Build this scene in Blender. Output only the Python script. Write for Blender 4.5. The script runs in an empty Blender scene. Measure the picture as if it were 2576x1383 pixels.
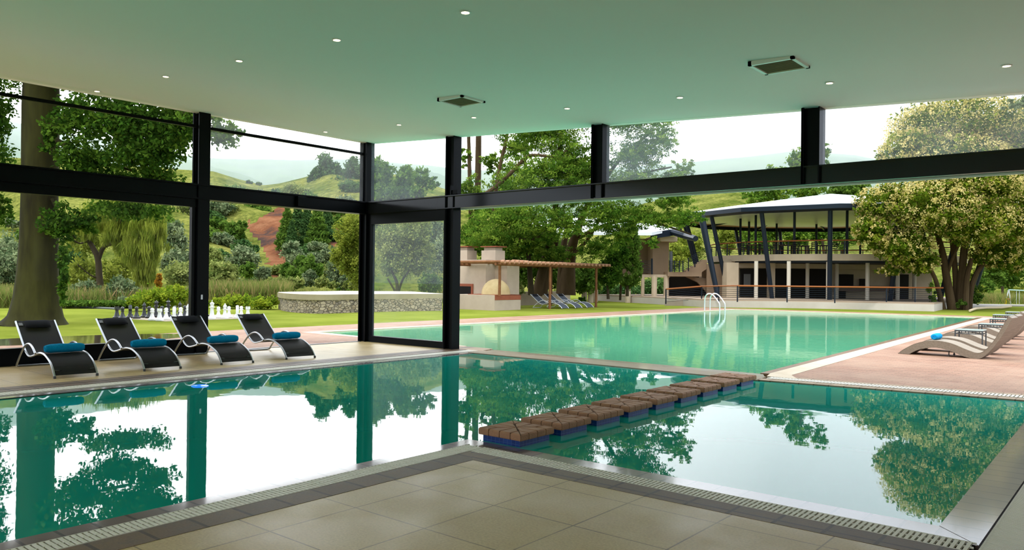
import bpy, math, random
import numpy as np
from mathutils import Vector, Matrix
C = bpy.context.scene.collection
S = bpy.context.scene
PI = math.pi
rnd = random.Random(7)

# ------------------------------------------------------------------ camera
FPX, YAW, PITCH, ROLL, EYE = 1973.0, math.radians(39.549), math.radians(0.2627), math.radians(0.6469), 1.6
_cy, _sy = math.cos(YAW), math.sin(YAW)
FW = np.array([-_sy*math.cos(PITCH), _cy*math.cos(PITCH), math.sin(PITCH)])
_r0 = np.array([_cy, _sy, 0.0]); _u0 = np.cross(_r0, FW)
RT = _r0*math.cos(ROLL)+_u0*math.sin(ROLL); UP = -_r0*math.sin(ROLL)+_u0*math.cos(ROLL)
O = np.array([0, 0, EYE])
cd = bpy.data.cameras.new('camera'); cam = bpy.data.objects.new('camera', cd); C.objects.link(cam)
cam.matrix_world = Matrix(((RT[0], UP[0], -FW[0], 0), (RT[1], UP[1], -FW[1], 0), (RT[2], UP[2], -FW[2], EYE), (0, 0, 0, 1)))
cd.sensor_fit = 'HORIZONTAL'; cd.sensor_width = 36; cd.lens = FPX/2576*36; cd.clip_end = 4000; cd.clip_start = .05
S.camera = cam

def ray(x, y): return FW+RT*((x-1288)/FPX)-UP*((y-691.5)/FPX)
def at(x, y, d): return tuple(O+ray(x, y)*d)                  # survey point at depth d
def onX(x, y, X): d = ray(x, y); return tuple(O+d*(X/d[0]))
def onY(x, y, Y): d = ray(x, y); return tuple(O+d*(Y/d[1]))
def ground(x, y, z=0.0): d = ray(x, y); return tuple(O+d*((z-EYE)/d[2]))

# ------------------------------------------------------------------ materials
def ramp(nt, fac, stops):
    r = nt.nodes.new('ShaderNodeValToRGB'); nt.links.new(fac, r.inputs[0])
    while len(r.color_ramp.elements) < len(stops): r.color_ramp.elements.new(.5)
    for e, (p, c) in zip(r.color_ramp.elements, stops): e.position = p; e.color = (*c, 1)
    return r.outputs[0]
def coord(nt, kind='Object'):
    return nt.nodes.new('ShaderNodeTexCoord').outputs[kind]
def noise(nt, scale, detail=3, vec=None, rough=.55):
    n = nt.nodes.new('ShaderNodeTexNoise'); n.inputs['Scale'].default_value = scale; n.inputs['Detail'].default_value = detail
    n.inputs['Roughness'].default_value = rough
    nt.links.new(vec if vec is not None else coord(nt), n.inputs['Vector']); return n.outputs['Fac']
def mapping(nt, vec, loc=(0, 0, 0), rot=(0, 0, 0), scale=(1, 1, 1)):
    m = nt.nodes.new('ShaderNodeMapping'); nt.links.new(vec, m.inputs[0])
    m.inputs['Location'].default_value = loc; m.inputs['Rotation'].default_value = rot; m.inputs['Scale'].default_value = scale
    return m.outputs[0]
def mixc(nt, fac, a, b, mode='MIX'):
    m = nt.nodes.new('ShaderNodeMix'); m.data_type = 'RGBA'; m.blend_type = mode
    for s, v in ((m.inputs[0], fac), (m.inputs[6], a), (m.inputs[7], b)):
        if isinstance(v, (int, float)): s.default_value = v
        elif isinstance(v, tuple): s.default_value = (*v, 1)
        else: nt.links.new(v, s)
    return m.outputs[2]
def bump(nt, h, strength, dist=.02):
    b = nt.nodes.new('ShaderNodeBump'); b.inputs['Strength'].default_value = strength; b.inputs['Distance'].default_value = dist
    nt.links.new(h, b.inputs['Height']); return b.outputs[0]
def newmat(name):
    m = bpy.data.materials.new(name); m.use_nodes = True; nt = m.node_tree
    return m, nt, nt.nodes['Principled BSDF']
def mat(name, col, rough=.6, col2=None, scale=4, metal=0, bmp=0, bscale=40, spec=None, coat=0, emit=None, stretch=(1, 1, 1), ior=None):
    m, nt, b = newmat(name)
    if spec is None: spec = .5 if rough < .45 else .12
    b.inputs['Roughness'].default_value = rough; b.inputs['Metallic'].default_value = metal
    b.inputs['Specular IOR Level'].default_value = spec; b.inputs['Coat Weight'].default_value = coat
    b.inputs['Coat Roughness'].default_value = .06
    if ior: b.inputs['IOR'].default_value = ior
    vec = mapping(nt, coord(nt), scale=stretch)
    if col2:
        nt.links.new(ramp(nt, noise(nt, scale, 5, vec, .62), [(.32, col), (.68, col2)]), b.inputs['Base Color'])
    else: b.inputs['Base Color'].default_value = (*col, 1)
    if bmp: nt.links.new(bump(nt, noise(nt, bscale, 2, vec), bmp), b.inputs['Normal'])
    if emit:
        b.inputs['Emission Color'].default_value = (*emit[0], 1); b.inputs['Emission Strength'].default_value = emit[1]
    return m
def brickmat(name, c1, c2, mortar, w, h, ms=.006, offset=.5, loc=(0, 0, 0), rotz=0, rough=.7, bmp=.3, stain=None, coat=0, rough2=None, spec=.2):
    m, nt, b = newmat(name)
    vec = mapping(nt, coord(nt), loc=loc, rot=(0, 0, rotz))
    t = nt.nodes.new('ShaderNodeTexBrick'); nt.links.new(vec, t.inputs['Vector'])
    t.offset = offset; t.inputs['Scale'].default_value = 1; t.inputs['Brick Width'].default_value = w; t.inputs['Row Height'].default_value = h
    t.inputs['Mortar Size'].default_value = ms; t.inputs['Mortar Smooth'].default_value = .2; t.inputs['Bias'].default_value = 0
    t.inputs['Color1'].default_value = (*c1, 1); t.inputs['Color2'].default_value = (*c2, 1); t.inputs['Mortar'].default_value = (*mortar, 1)
    col = t.outputs['Color']
    if stain:
        f = ramp(nt, noise(nt, stain[1], 6, coord(nt), .65), [(.35, (0, 0, 0)), (.7, (1, 1, 1))])
        col = mixc(nt, f, col, mixc(nt, stain[2], col, stain[0]))
        f2 = ramp(nt, noise(nt, 60, 3), [(.3, (.82, .82, .82)), (.7, (1.1, 1.1, 1.1))])
        col = mixc(nt, 1.0, col, f2, 'MULTIPLY')
    nt.links.new(col, b.inputs['Base Color'])
    b.inputs['Roughness'].default_value = rough; b.inputs['Coat Weight'].default_value = coat; b.inputs['Coat Roughness'].default_value = .08; b.inputs['Specular IOR Level'].default_value = spec
    if rough2 is not None:
        rr = ramp(nt, noise(nt, 1.1, 4), [(.42, (rough,)*3), (.6, (rough2,)*3)]); nt.links.new(rr, b.inputs['Roughness'])
    nt.links.new(bump(nt, t.outputs['Fac'], -bmp, .01), b.inputs['Normal'])
    return m
def leafmat(name, stops, trans=.35, gloss=.06):
    m = bpy.data.materials.new(name); m.use_nodes = True; nt = m.node_tree
    nt.nodes.remove(nt.nodes['Principled BSDF']); out = nt.nodes['Material Output']
    a = nt.nodes.new('ShaderNodeAttribute'); a.attribute_name = 'tint'
    col = ramp(nt, a.outputs['Fac'], [(p, (c[0]*.80, c[1]*.70, c[2]*.52)) for p, c in stops])
    d = nt.nodes.new('ShaderNodeBsdfDiffuse'); nt.links.new(col, d.inputs[0])
    t = nt.nodes.new('ShaderNodeBsdfTranslucent'); nt.links.new(col, t.inputs[0])
    mx = nt.nodes.new('ShaderNodeMixShader'); mx.inputs[0].default_value = trans
    nt.links.new(d.outputs[0], mx.inputs[1]); nt.links.new(t.outputs[0], mx.inputs[2])
    nt.links.new(mx.outputs[0], out.inputs[0])
    return m

M = {}
M['ceiling'] = mat('ceiling_paint', (.88, .90, .885), .85)
M['black'] = mat('black_steel', (.004, .005, .006), .3, spec=.07)
M['grey_steel'] = mat('grey_steel', (.11, .115, .12), .3, metal=.3)
M['frame_dark'] = mat('dark_frame', (.05, .055, .06), .35)
M['tile'] = brickmat('floor_tile', (.47, .325, .135), (.42, .295, .125), (.10, .055, .02), .68, .68, .006, 0, (.21, .56, 0), rough=.42, bmp=.15, stain=((.56, .44, .24), 1.3, .5), rough2=.3)
M['paver_dark'] = brickmat('border_paver', (.18, .105, .052), (.11, .062, .030), (.035, .018, .006), .32, .6, .014, 0, (.05, .2, 0), rough=.5, bmp=.3, stain=((.1, .08, .07), 7, .6))
M['paver_dark_y'] = brickmat('border_paver_long', (.18, .105, .052), (.11, .062, .030), (.035, .018, .006), .32, .6, .014, 0, (.07, .2, 0), rotz=PI/2, rough=.5, bmp=.3, stain=((.1, .08, .07), 7, .6))
M['ledge'] = brickmat('wet_ledge', (.15, .10, .085), (.11, .07, .058), (.02, .012, .008), .22, .6, .012, 0, rough=.35, bmp=.25, coat=1)
M['ledge_y'] = brickmat('wet_ledge_long', (.15, .10, .085), (.11, .07, .058), (.02, .012, .008), .22, .6, .012, 0, rotz=PI/2, rough=.35, bmp=.25, coat=1)
M['red_brick'] = brickmat('terrace_brick', (.32, .17, .105), (.24, .12, .075), (.14, .085, .055), .24, .12, .006, .5, rough=.7, bmp=.3, stain=((.40, .27, .18), .8, .6))
M['light_brick'] = brickmat('pale_border_brick', (.36, .26, .17), (.30, .215, .14), (.15, .10, .06), .22, .4, .008, 0, rough=.7, bmp=.3)
M['coping'] = mat('pale_coping', (.58, .48, .35), .6, (.48, .38, .26), 3)
M['wet_edge'] = mat('wet_brown_edge', (.20, .10, .04), .4, (.28, .15, .07), 6, coat=.6)
M['grate'] = mat('ivory_plastic', (.70, .66, .55), .45)
M['drain'] = mat('dark_channel', (.03, .026, .02), .8)
M['lawn'] = mat('lawn_grass', (.125, .155, .018), .9, (.215, .24, .038), .35, bmp=.8, bscale=18, spec=0)
M['concrete'] = mat('pale_render', (.45, .36, .27), .85, (.39, .31, .235), 1.2, bmp=.05, bscale=20)
M['cream'] = mat('cream_render', (.50, .40, .28), .8, (.44, .35, .24), 1.0)
M['cream_light'] = mat('pale_cream_column', (.56, .50, .40), .7)
M['tan'] = mat('tan_render', (.31, .215, .135), .85, (.27, .185, .12), 1.1)
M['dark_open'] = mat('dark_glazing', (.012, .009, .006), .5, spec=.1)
M['navy'] = mat('navy_steel', (.008, .014, .024), .45, spec=.25)
M['roof_white'] = mat('white_roof_sheet', (.78, .80, .82), .35, (.70, .73, .76), .7)
M['rail_wood'] = mat('orange_handrail', (.30, .10, .03), .5)
M['pole_wood'] = mat('treated_pole', (.24, .11, .045), .7, (.14, .055, .022), 3, stretch=(1, 1, 1))
M['pole_end'] = mat('pale_pole_end', (.42, .25, .155), .8, (.32, .14, .075), 9)
M['terracotta'] = mat('terracotta_paint', (.28, .085, .045), .7, (.23, .07, .038), 4)
M['dome'] = mat('dome_plaster', (.50, .385, .20), .85, (.42, .31, .15), 3)
M['soot'] = mat('soot', (.012, .01, .009), .9)
M['bark'] = mat('tree_bark', (.03, .022, .012), .95, (.065, .05, .026), 1.4, bmp=.9, bscale=9, stretch=(1, 1, .22))
M['bark_oak'] = mat('oak_bark', (.011, .008, .004), .95, (.045, .044, .010), 1.5, bmp=.7, bscale=5, stretch=(1, 1, .25))
M['bark_warm'] = mat('warm_bark', (.04, .024, .011), .95, (.095, .062, .03), 1.6, bmp=.8, bscale=10, stretch=(1, 1, .2))
M['alu'] = mat('brushed_aluminium', (.42, .43, .44), .32, metal=.9)
M['alu_white'] = mat('white_aluminium', (.75, .76, .78), .35, metal=.2)
M['pillow'] = mat('black_pillow', (.012, .012, .014), .85)
M['towel'] = mat('turquoise_towel', (.0, .26, .46), .95, (.0, .20, .39), 30, bmp=.6, bscale=150)
M['towel_light'] = mat('bright_towel', (.01, .30, .60), .95, (.005, .24, .52), 30, bmp=.4, bscale=150)
M['blue_tile'] = None
M['stone_cap'] = mat('brown_clay_cap', (.37, .19, .10), .62, (.29, .15, .085), 7, bmp=.25, bscale=60)
M['grout'] = mat('dark_grout', (.085, .04, .018), .9)
M['black_plastic'] = mat('black_plastic', (.035, .037, .036), .38)
M['white_plastic'] = mat('white_plastic', (.86, .85, .82), .4)
M['rust_rock'] = mat('red_earth', (.30, .11, .05), .95, (.17, .10, .08), .25, bmp=.6, bscale=1.5)
M['lamp'] = mat('warm_lamp', (1, .8, .5), .5, emit=((1.0, .72, .38), 9))
M['pool_lamp'] = mat('blue_lamp', (.0, .03, .9), .2, emit=((.0, .09, 1.0), 1.2))
M['steel'] = mat('polished_steel', (.72, .73, .74), .22, metal=.75)
M['paver_dull'] = mat('chessboard_paving', (.36, .29, .2), .85, (.43, .36, .27), 2)

def tilemat():
    m, nt, b = newmat('glazed_blue_tile')
    g = nt.nodes.new('ShaderNodeNewGeometry'); sx = nt.nodes.new('ShaderNodeSeparateXYZ'); nt.links.new(coord(nt), sx.inputs[0])
    ad = nt.nodes.new('ShaderNodeMath'); nt.links.new(sx.outputs[0], ad.inputs[0]); nt.links.new(sx.outputs[1], ad.inputs[1])
    cb = nt.nodes.new('ShaderNodeCombineXYZ'); nt.links.new(ad.outputs[0], cb.inputs[0]); nt.links.new(sx.outputs[2], cb.inputs[1])
    t = nt.nodes.new('ShaderNodeTexBrick'); nt.links.new(cb.outputs[0], t.inputs[0]); t.offset = 0
    t.inputs['Scale'].default_value = 1; t.inputs['Brick Width'].default_value = .052; t.inputs['Row Height'].default_value = .052
    t.inputs['Mortar Size'].default_value = .002
    t.inputs['Color1'].default_value = (.004, .025, .14, 1); t.inputs['Color2'].default_value = (.008, .045, .21, 1); t.inputs['Mortar'].default_value = (.06, .10, .24, 1)
    nt.links.new(t.outputs[0], b.inputs['Base Color']); b.inputs['Roughness'].default_value = .3; b.inputs['Specular IOR Level'].default_value = .2
    return m
M['blue_tile'] = tilemat()

def watermat(name, col, wav, st, ior=1.4, rough=.012):
    m, nt, b = newmat(name)
    b.inputs['Base Color'].default_value = (*col, 1); b.inputs['Roughness'].default_value = rough; b.inputs['IOR'].default_value = ior
    n1 = noise(nt, wav, 2, mapping(nt, coord(nt), scale=(1, 1, 1)), .5)
    n2 = noise(nt, wav*.23, 2)
    a = nt.nodes.new('ShaderNodeMath'); a.operation = 'MULTIPLY_ADD'; nt.links.new(n2, a.inputs[0]); a.inputs[1].default_value = 2.5; nt.links.new(n1, a.inputs[2])
    nt.links.new(bump(nt, a.outputs[0], st, .01), b.inputs['Normal'])
    return m
M['water_in'] = watermat('still_teal_water', (.008, .30, .225), 3.2, .035, 1.45)
M['water_out'] = watermat('rippled_green_water', (.115, .43, .235), 5.0, .12, 1.33, .04)

def glassmat(name, dirt, tint=(1, 1, 1), ior=1.5):
    m = bpy.data.materials.new(name); m.use_nodes = True; nt = m.node_tree
    nt.nodes.remove(nt.nodes['Principled BSDF']); out = nt.nodes['Material Output']
    t = nt.nodes.new('ShaderNodeBsdfTransparent'); t.inputs[0].default_value = (*tint, 1)
    g = nt.nodes.new('ShaderNodeBsdfGlossy'); g.inputs['Roughness'].default_value = 0
    f = nt.nodes.new('ShaderNodeFresnel')
    ge = nt.nodes.new('ShaderNodeNewGeometry'); io = nt.nodes.new('ShaderNodeMath'); io.operation = 'MULTIPLY_ADD'      # same reflectance from both faces
    nt.links.new(ge.outputs['Backfacing'], io.inputs[0]); io.inputs[1].default_value = 1/ior-ior; io.inputs[2].default_value = ior; nt.links.new(io.outputs[0], f.inputs[0])
    mx = nt.nodes.new('ShaderNodeMixShader'); nt.links.new(f.outputs[0], mx.inputs[0]); nt.links.new(t.outputs[0], mx.inputs[1]); nt.links.new(g.outputs[0], mx.inputs[2])
    d = nt.nodes.new('ShaderNodeBsdfTranslucent'); d.inputs[0].default_value = (.85, .9, .95, 1)
    mz = nt.nodes.new('ShaderNodeMixShader')
    if dirt:
        r = ramp(nt, noise(nt, .9, 3), [(.3, (dirt*.55,)*3), (.7, (dirt*1.3,)*3)]); nt.links.new(r, mz.inputs[0])
    else: mz.inputs[0].default_value = 0.0
    nt.links.new(mx.outputs[0], mz.inputs[1]); nt.links.new(d.outputs[0], mz.inputs[2]); nt.links.new(mz.outputs[0], out.inputs[0])
    return m
M['glass'] = glassmat('clear_glass', .05, ior=1.28)
M['glass_soft'] = glassmat('lightly_dusty_glass', .055, ior=1.2)
M['glass_door'] = glassmat('door_glass', .02, ior=1.3)
M['glass_haze'] = glassmat('dusty_glass', .20)
M['glass_clean'] = glassmat('clean_glass', .0, ior=1.08)

def slingmat(name, col):
    m = bpy.data.materials.new(name); m.use_nodes = True; nt = m.node_tree
    b = nt.nodes['Principled BSDF']; out = nt.nodes['Material Output']
    b.inputs['Base Color'].default_value = (*col, 1); b.inputs['Roughness'].default_value = .6
    t = nt.nodes.new('ShaderNodeBsdfTransparent'); mx = nt.nodes.new('ShaderNodeMixShader'); mx.inputs[0].default_value = .92; b.inputs['Specular IOR Level'].default_value = .1
    nt.links.new(t.outputs[0], mx.inputs[1]); nt.links.new(b.outputs[0], mx.inputs[2]); nt.links.new(mx.outputs[0], out.inputs[0])
    return m
M['sling'] = slingmat('black_mesh_sling', (.018, .017, .015))
M['sling_grey'] = slingmat('slate_mesh_sling', (.06, .07, .085))
def wickermat():
    m, nt, b = newmat('woven_wicker')
    w = nt.nodes.new('ShaderNodeTexBrick'); nt.links.new(mapping(nt, coord(nt), rot=(PI/2, 0, 0)), w.inputs[0])
    w.inputs['Scale'].default_value = 1; w.inputs['Brick Width'].default_value = .03; w.inputs['Row Height'].default_value = .012; w.inputs['Mortar Size'].default_value = .0015
    w.inputs['Color1'].default_value = (.27, .215, .155, 1); w.inputs['Color2'].default_value = (.20, .155, .11, 1); w.inputs['Mortar'].default_value = (.12, .09, .06, 1)
    nt.links.new(w.outputs[0], b.inputs['Base Color']); b.inputs['Roughness'].default_value = .6
    return m
M['wicker'] = wickermat()
def rockwallmat():
    m, nt, b = newmat('rubble_stone')
    v = nt.nodes.new('ShaderNodeTexVoronoi'); v.inputs['Scale'].default_value = 5.0; nt.links.new(mapping(nt, coord(nt), scale=(1, 1, 1.7)), v.inputs[0])
    c = ramp(nt, v.outputs['Color'], [(.1, (.26, .20, .12)), (.5, (.40, .33, .22)), (.9, (.17, .14, .10))])
    v2 = nt.nodes.new('ShaderNodeTexVoronoi'); v2.feature = 'DISTANCE_TO_EDGE'; v2.inputs['Scale'].default_value = 5.0
    nt.links.new(mapping(nt, coord(nt), scale=(1, 1, 1.7)), v2.inputs[0])
    e = ramp(nt, v2.outputs['Distance'], [(.0, (0, 0, 0)), (.09, (1, 1, 1))])
    nt.links.new(mixc(nt, e, (.08, .065, .045), c), b.inputs['Base Color']); b.inputs['Roughness'].default_value = .9
    nt.links.new(bump(nt, e, .8, .06), b.inputs['Normal'])
    return m
M['rubble'] = rockwallmat()

# ------------------------------------------------------------------ mesh helpers
class MB:
    def __init__(s): s.v = []; s.f = []
    def add(s, vs, fs):
        n = len(s.v); s.v += [tuple(v) for v in vs]; s.f += [tuple(i+n for i in f) for f in fs]; return s
    def box(s, x0, x1, y0, y1, z0, z1, bev=0):
        if bev:
            b = bev; return s.loftrings([[(x0+q, y0+q, z) if k == 0 else (x1-q, y0+q, z) if k == 1 else (x1-q, y1-q, z) if k == 2 else (x0+q, y1-q, z) for k in range(4)]
                for q, z in ((b, z0), (0, z0+b), (0, z1-b), (b, z1))])
        return s.add([(x0, y0, z0), (x1, y0, z0), (x1, y1, z0), (x0, y1, z0), (x0, y0, z1), (x1, y0, z1), (x1, y1, z1), (x0, y1, z1)],
              [(0, 3, 2, 1), (4, 5, 6, 7), (0, 1, 5, 4), (1, 2, 6, 5), (2, 3, 7, 6), (3, 0, 4, 7)])
    def loftrings(s, rings, closed=True, cap=True):
        k = len(rings[0]); vs = [p for r in rings for p in r]; fs = []
        for i in range(len(rings)-1):
            for j in range(k if closed else k-1):
                a = i*k+j; b = i*k+(j+1) % k; fs.append((a, b, b+k, a+k))
        if cap and closed: fs.append(tuple(range(k-1, -1, -1))); fs.append(tuple((len(rings)-1)*k+j for j in range(k)))
        return s.add(vs, fs)
    def poly(s, pts, z0, z1):
        a = sum(pts[i][0]*pts[(i+1) % len(pts)][1]-pts[(i+1) % len(pts)][0]*pts[i][1] for i in range(len(pts)))
        if a < 0: pts = pts[::-1]
        return s.loftrings([[(x, y, z0) for x, y in pts], [(x, y, z1) for x, y in pts]])
    def tube(s, path, r, n=8, closed=False, flat=1):
        P = [Vector(p) for p in path]; rings = []; prev = None; m = len(P)
        for i, p in enumerate(P):
            t = (P[(i+1) % m]-P[i-1]) if (closed or 0 < i < m-1) else (P[1]-P[0] if i == 0 else P[-1]-P[-2])
            if t.length < 1e-9: t = Vector((0, 0, 1))
            t.normalize()
            if prev is None: a = t.orthogonal().normalized()
            else:
                a = prev-t*prev.dot(t)
                a = a.normalized() if a.length > 1e-6 else t.orthogonal().normalized()
            prev = a; b = t.cross(a); rr = r[i] if isinstance(r, (list, tuple)) else r
            rings.append([tuple(p+(a*math.cos(2*PI*k/n)+b*math.sin(2*PI*k/n)*flat)*rr) for k in range(n)])
        if closed: rings.append(rings[0]); return s.loftrings(rings, cap=False)
        return s.loftrings(rings)
    def bar(s, p, q, w, h):     # rectangular bar
        P = Vector(p); Q = Vector(q); t = (Q-P).normalized(); u = Vector((0, 0, 1))
        a = t.cross(u) if abs(t.z) < .97 else Vector((1, 0, 0)); a.normalize(); b = a.cross(t)
        rg = [[tuple(X+a*sx*w/2+b*sy*h/2) for sx, sy in ((-1, -1), (1, -1), (1, 1), (-1, 1))] for X in (P, Q)]
        return s.loftrings(rg)
    def lathe(s, prof, n=16, c=(0, 0, 0), sx=1, sy=1):
        rg = [[(c[0]+max(r, 1e-4)*sx*math.cos(2*PI*k/n), c[1]+max(r, 1e-4)*sy*math.sin(2*PI*k/n), c[2]+z) for k in range(n)] for r, z in prof]
        return s.loftrings(rg)
    def strip(s, pa, pb, th=0.0, nrm=None):   # sheet between two polylines with thickness downward
        k = len(pa); A = [Vector(p) for p in pa]; B = [Vector(p) for p in pb]
        d = Vector((0, 0, -th)) if th else Vector((0, 0, -.004))
        vs = []
        for a, b in zip(A, B): vs += [a, b, b+d, a+d]
        fs = []
        for i in range(k-1):
            q = 4*i
            for j in range(4): fs.append((q+j, q+(j+1) % 4, q+4+(j+1) % 4, q+4+j))
        fs.append((3, 2, 1, 0)); q = 4*(k-1); fs.append((q, q+1, q+2, q+3))
        return s.add(vs, fs)
    def build(s, name, m, parent=None, origin=None, smooth=False):
        o0 = origin if origin is not None else (tuple(parent['_o']) if parent is not None and '_o' in parent else (0, 0, 0))
        me = bpy.data.meshes.new(name); me.from_pydata([(x-o0[0], y-o0[1], z-o0[2]) for x, y, z in s.v], [], s.f)
        me.materials.append(M[m] if isinstance(m, str) else m)
        if smooth:
            me.shade_smooth()
            try: me.set_sharp_from_angle(angle=math.radians(38))
            except Exception: pass
        ob = bpy.data.objects.new(name, me); C.objects.link(ob)
        if parent is not None: ob.parent = parent
        else: ob.location = o0
        if origin is not None: ob['_o'] = o0
        return ob
def tag(o, label=None, cat=None, group=None, kind=None):
    if label: o['label'] = label
    if cat: o['category'] = cat
    if group: o['group'] = group
    if kind: o['kind'] = kind
    return o
def thing(name, label, cat, base=(0, 0, 0), group=None, rotz=0):
    o = bpy.data.objects.new(name, None); C.objects.link(o); o.location = base; o.rotation_euler = (0, 0, rotz); o['_o'] = tuple(base)
    o.empty_display_size = .1
    return tag(o, label, cat, group)
def struct(name, mb, m, label=None, parent=None, origin=None, smooth=False):
    o = mb.build(name, m, parent, origin, smooth)
    if parent is None: o['kind'] = 'structure'
    if label: o['label'] = label
    return o
def dup(root, loc, rotz=None, label=None, group=None, scale=None):
    def cp(o, par):
        c = o.copy(); C.objects.link(c)
        if par is not None: c.parent = par
        for ch in list(o.children): cp(ch, c)
        return c
    r = cp(root, None); r.location = loc
    if rotz is not None: r.rotation_euler = (0, 0, rotz)
    if label: r['label'] = label
    if group: r['group'] = group
    if scale: r.scale = scale
    return r
def smoothpath(pts, n=6):
    P = [Vector(p) for p in pts]; out = []
    for i in range(len(P)-1):
        a = P[max(i-1, 0)]; b = P[i]; c = P[i+1]; d = P[min(i+2, len(P)-1)]
        for k in range(n):
            t = k/n
            out.append(tuple(.5*((2*b)+(c-a)*t+(2*a-5*b+4*c-d)*t*t+(3*b-a-3*c+d)*t**3)))
    out.append(tuple(P[-1])); return out

# ------------------------------------------------------------------ foliage
def leafmesh(name, pts, size, m, parent=None, origin=None, rng=None, droop=0.0, aspect=.55, tint=None, kind=None, up=.5):
    rng = rng or np.random.default_rng(1)
    pts = np.asarray(pts, dtype=np.float64); n = len(pts)
    o0 = np.array(origin if origin is not None else (tuple(parent['_o']) if parent is not None and '_o' in parent else (0, 0, 0)))
    t = rng.normal(size=(n, 3)); t[:, 2] -= droop*2.0; t /= np.linalg.norm(t, axis=1)[:, None]
    w = rng.normal(size=(n, 3)); w[:, 2] += up
    s = np.cross(t, w); s /= (np.linalg.norm(s, axis=1)[:, None]+1e-9)
    L = (size*(.6+.8*rng.random(n)))[:, None]
    a = pts-t*L*.5; c = pts+t*L*.5; b = pts+s*L*aspect*.5; d = pts-s*L*aspect*.5
    V = np.stack([a, b, c, d], 1).reshape(-1, 3)-o0
    me = bpy.data.meshes.new(name); me.vertices.add(4*n); me.loops.add(4*n); me.polygons.add(n)
    me.vertices.foreach_set('co', V.astype(np.float32).ravel())
    me.loops.foreach_set('vertex_index', np.arange(4*n, dtype=np.int32))
    me.polygons.foreach_set('loop_start', np.arange(0, 4*n, 4, dtype=np.int32))
    at_ = me.attributes.new('tint', 'FLOAT', 'FACE')
    tv = rng.random(n) if tint is None else np.clip(tint+rng.normal(size=n)*.16, 0, 1)
    at_.data.foreach_set('value', tv.astype(np.float32))
    me.materials.append(M[m] if isinstance(m, str) else m); me.update(calc_edges=True)
    ob = bpy.data.objects.new(name, me); C.objects.link(ob)
    if parent is not None: ob.parent = parent
    else: ob.location = tuple(o0)
    if kind: ob['kind'] = kind
    return ob
def crown_pts(blobs, n, rng, clump=.22, per=40, shell=.55, flat=1.0):
    """leaf points gathered in clumps inside ellipsoids: blobs = (cx,cy,cz,rx,ry,rz)"""
    vol = np.array([b[3]*b[4]*b[5] for b in blobs])**(2/3); share = vol/vol.sum(); out = []; tn = []
    for b, sh in zip(blobs, share):
        k = max(1, int(n*sh)); nc = max(2, k//per)
        d = rng.normal(size=(nc, 3)); d /= np.linalg.norm(d, axis=1)[:, None]
        rr = shell+(1-shell)*rng.random(nc); c = d*rr[:, None]*np.array(b[3:6])
        idx = rng.integers(0, nc, k); rc = clump*(sum(b[3:6])/3)
        g = rng.normal(size=(k, 3))*rc*np.array([1, 1, flat])*.6
        out.append(c[idx]+g+np.array(b[:3])); tn.append((rng.random(nc))[idx])
    return np.concatenate(out), np.concatenate(tn)
def pb(px, py, d, rx, ry, rd=None):
    c = at(px, py, d); k = d/FPX
    return (c[0], c[1], c[2], rx*k, (rd if rd is not None else rx)*k, ry*k)
def limb(pts, m='bark', n=8):    # pts = (px,py,depth,halfwidth px)
    return [at(p[0], p[1], p[2]) for p in pts], [max(.01, p[3]*p[2]/FPX) for p in pts]
def tree(name, label, cat, limbs, blobs, n, size, lm, bm='bark', seed=1, droop=0, clump=.22, per=40, shell=.55, flat=1, group=None, aspect=.55, up=.5, extra=None, bpart='trunk'):
    rng = np.random.default_rng(seed)
    if limbs:
        p0, r0 = limb(limbs[0]); base = (p0[0][0], p0[0][1], p0[0][2])
    else: base = (blobs[0][0], blobs[0][1], blobs[0][2]-blobs[0][5])
    t = thing(name, label, cat, base, group)
    if limbs:
        for i, L in enumerate(limbs):
            p, r = limb(L); mb = MB(); sp = smoothpath(p, 4)
            rs = [r[min(j//4, len(r)-1)]*(1-(j % 4)/4)+r[min(j//4+1, len(r)-1)]*((j % 4)/4) for j in range(len(sp))]
            mb.tube(sp, rs, 14 if i == 0 else 9); mb.build(bpart if i == 0 else 'branch', bm, t, smooth=True)
    p, tn = crown_pts(blobs, n, rng, clump, per, shell, flat)
    leafmesh('foliage', p, size, lm, t, rng=rng, droop=droop, aspect=aspect, tint=tn, up=up)
    return t
# ================================================================== THE HALL
def ceil_z(x): return 4.17-.0505*x
# floors
struct('floor', MB().poly([(-4.65, -5), (6, -5), (6, 5.12), (-4.65, 5.12)], -.2, 0), 'tile')
struct('floor_strip', MB().poly([(-15.4, -5), (-12.2, -5), (-12.2, 13.0), (-15.4, 13.0)], -.2, 0), 'tile', 'beige tiled floor strip along the glass wall')
struct('floor_corner', MB().poly([(-12.2, 12.9), (-12.2, 13.5), (-15.4, 13.5), (-15.4, 13.0), (-12.2, 13.0)], -.2, 0), 'light_brick')
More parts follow.
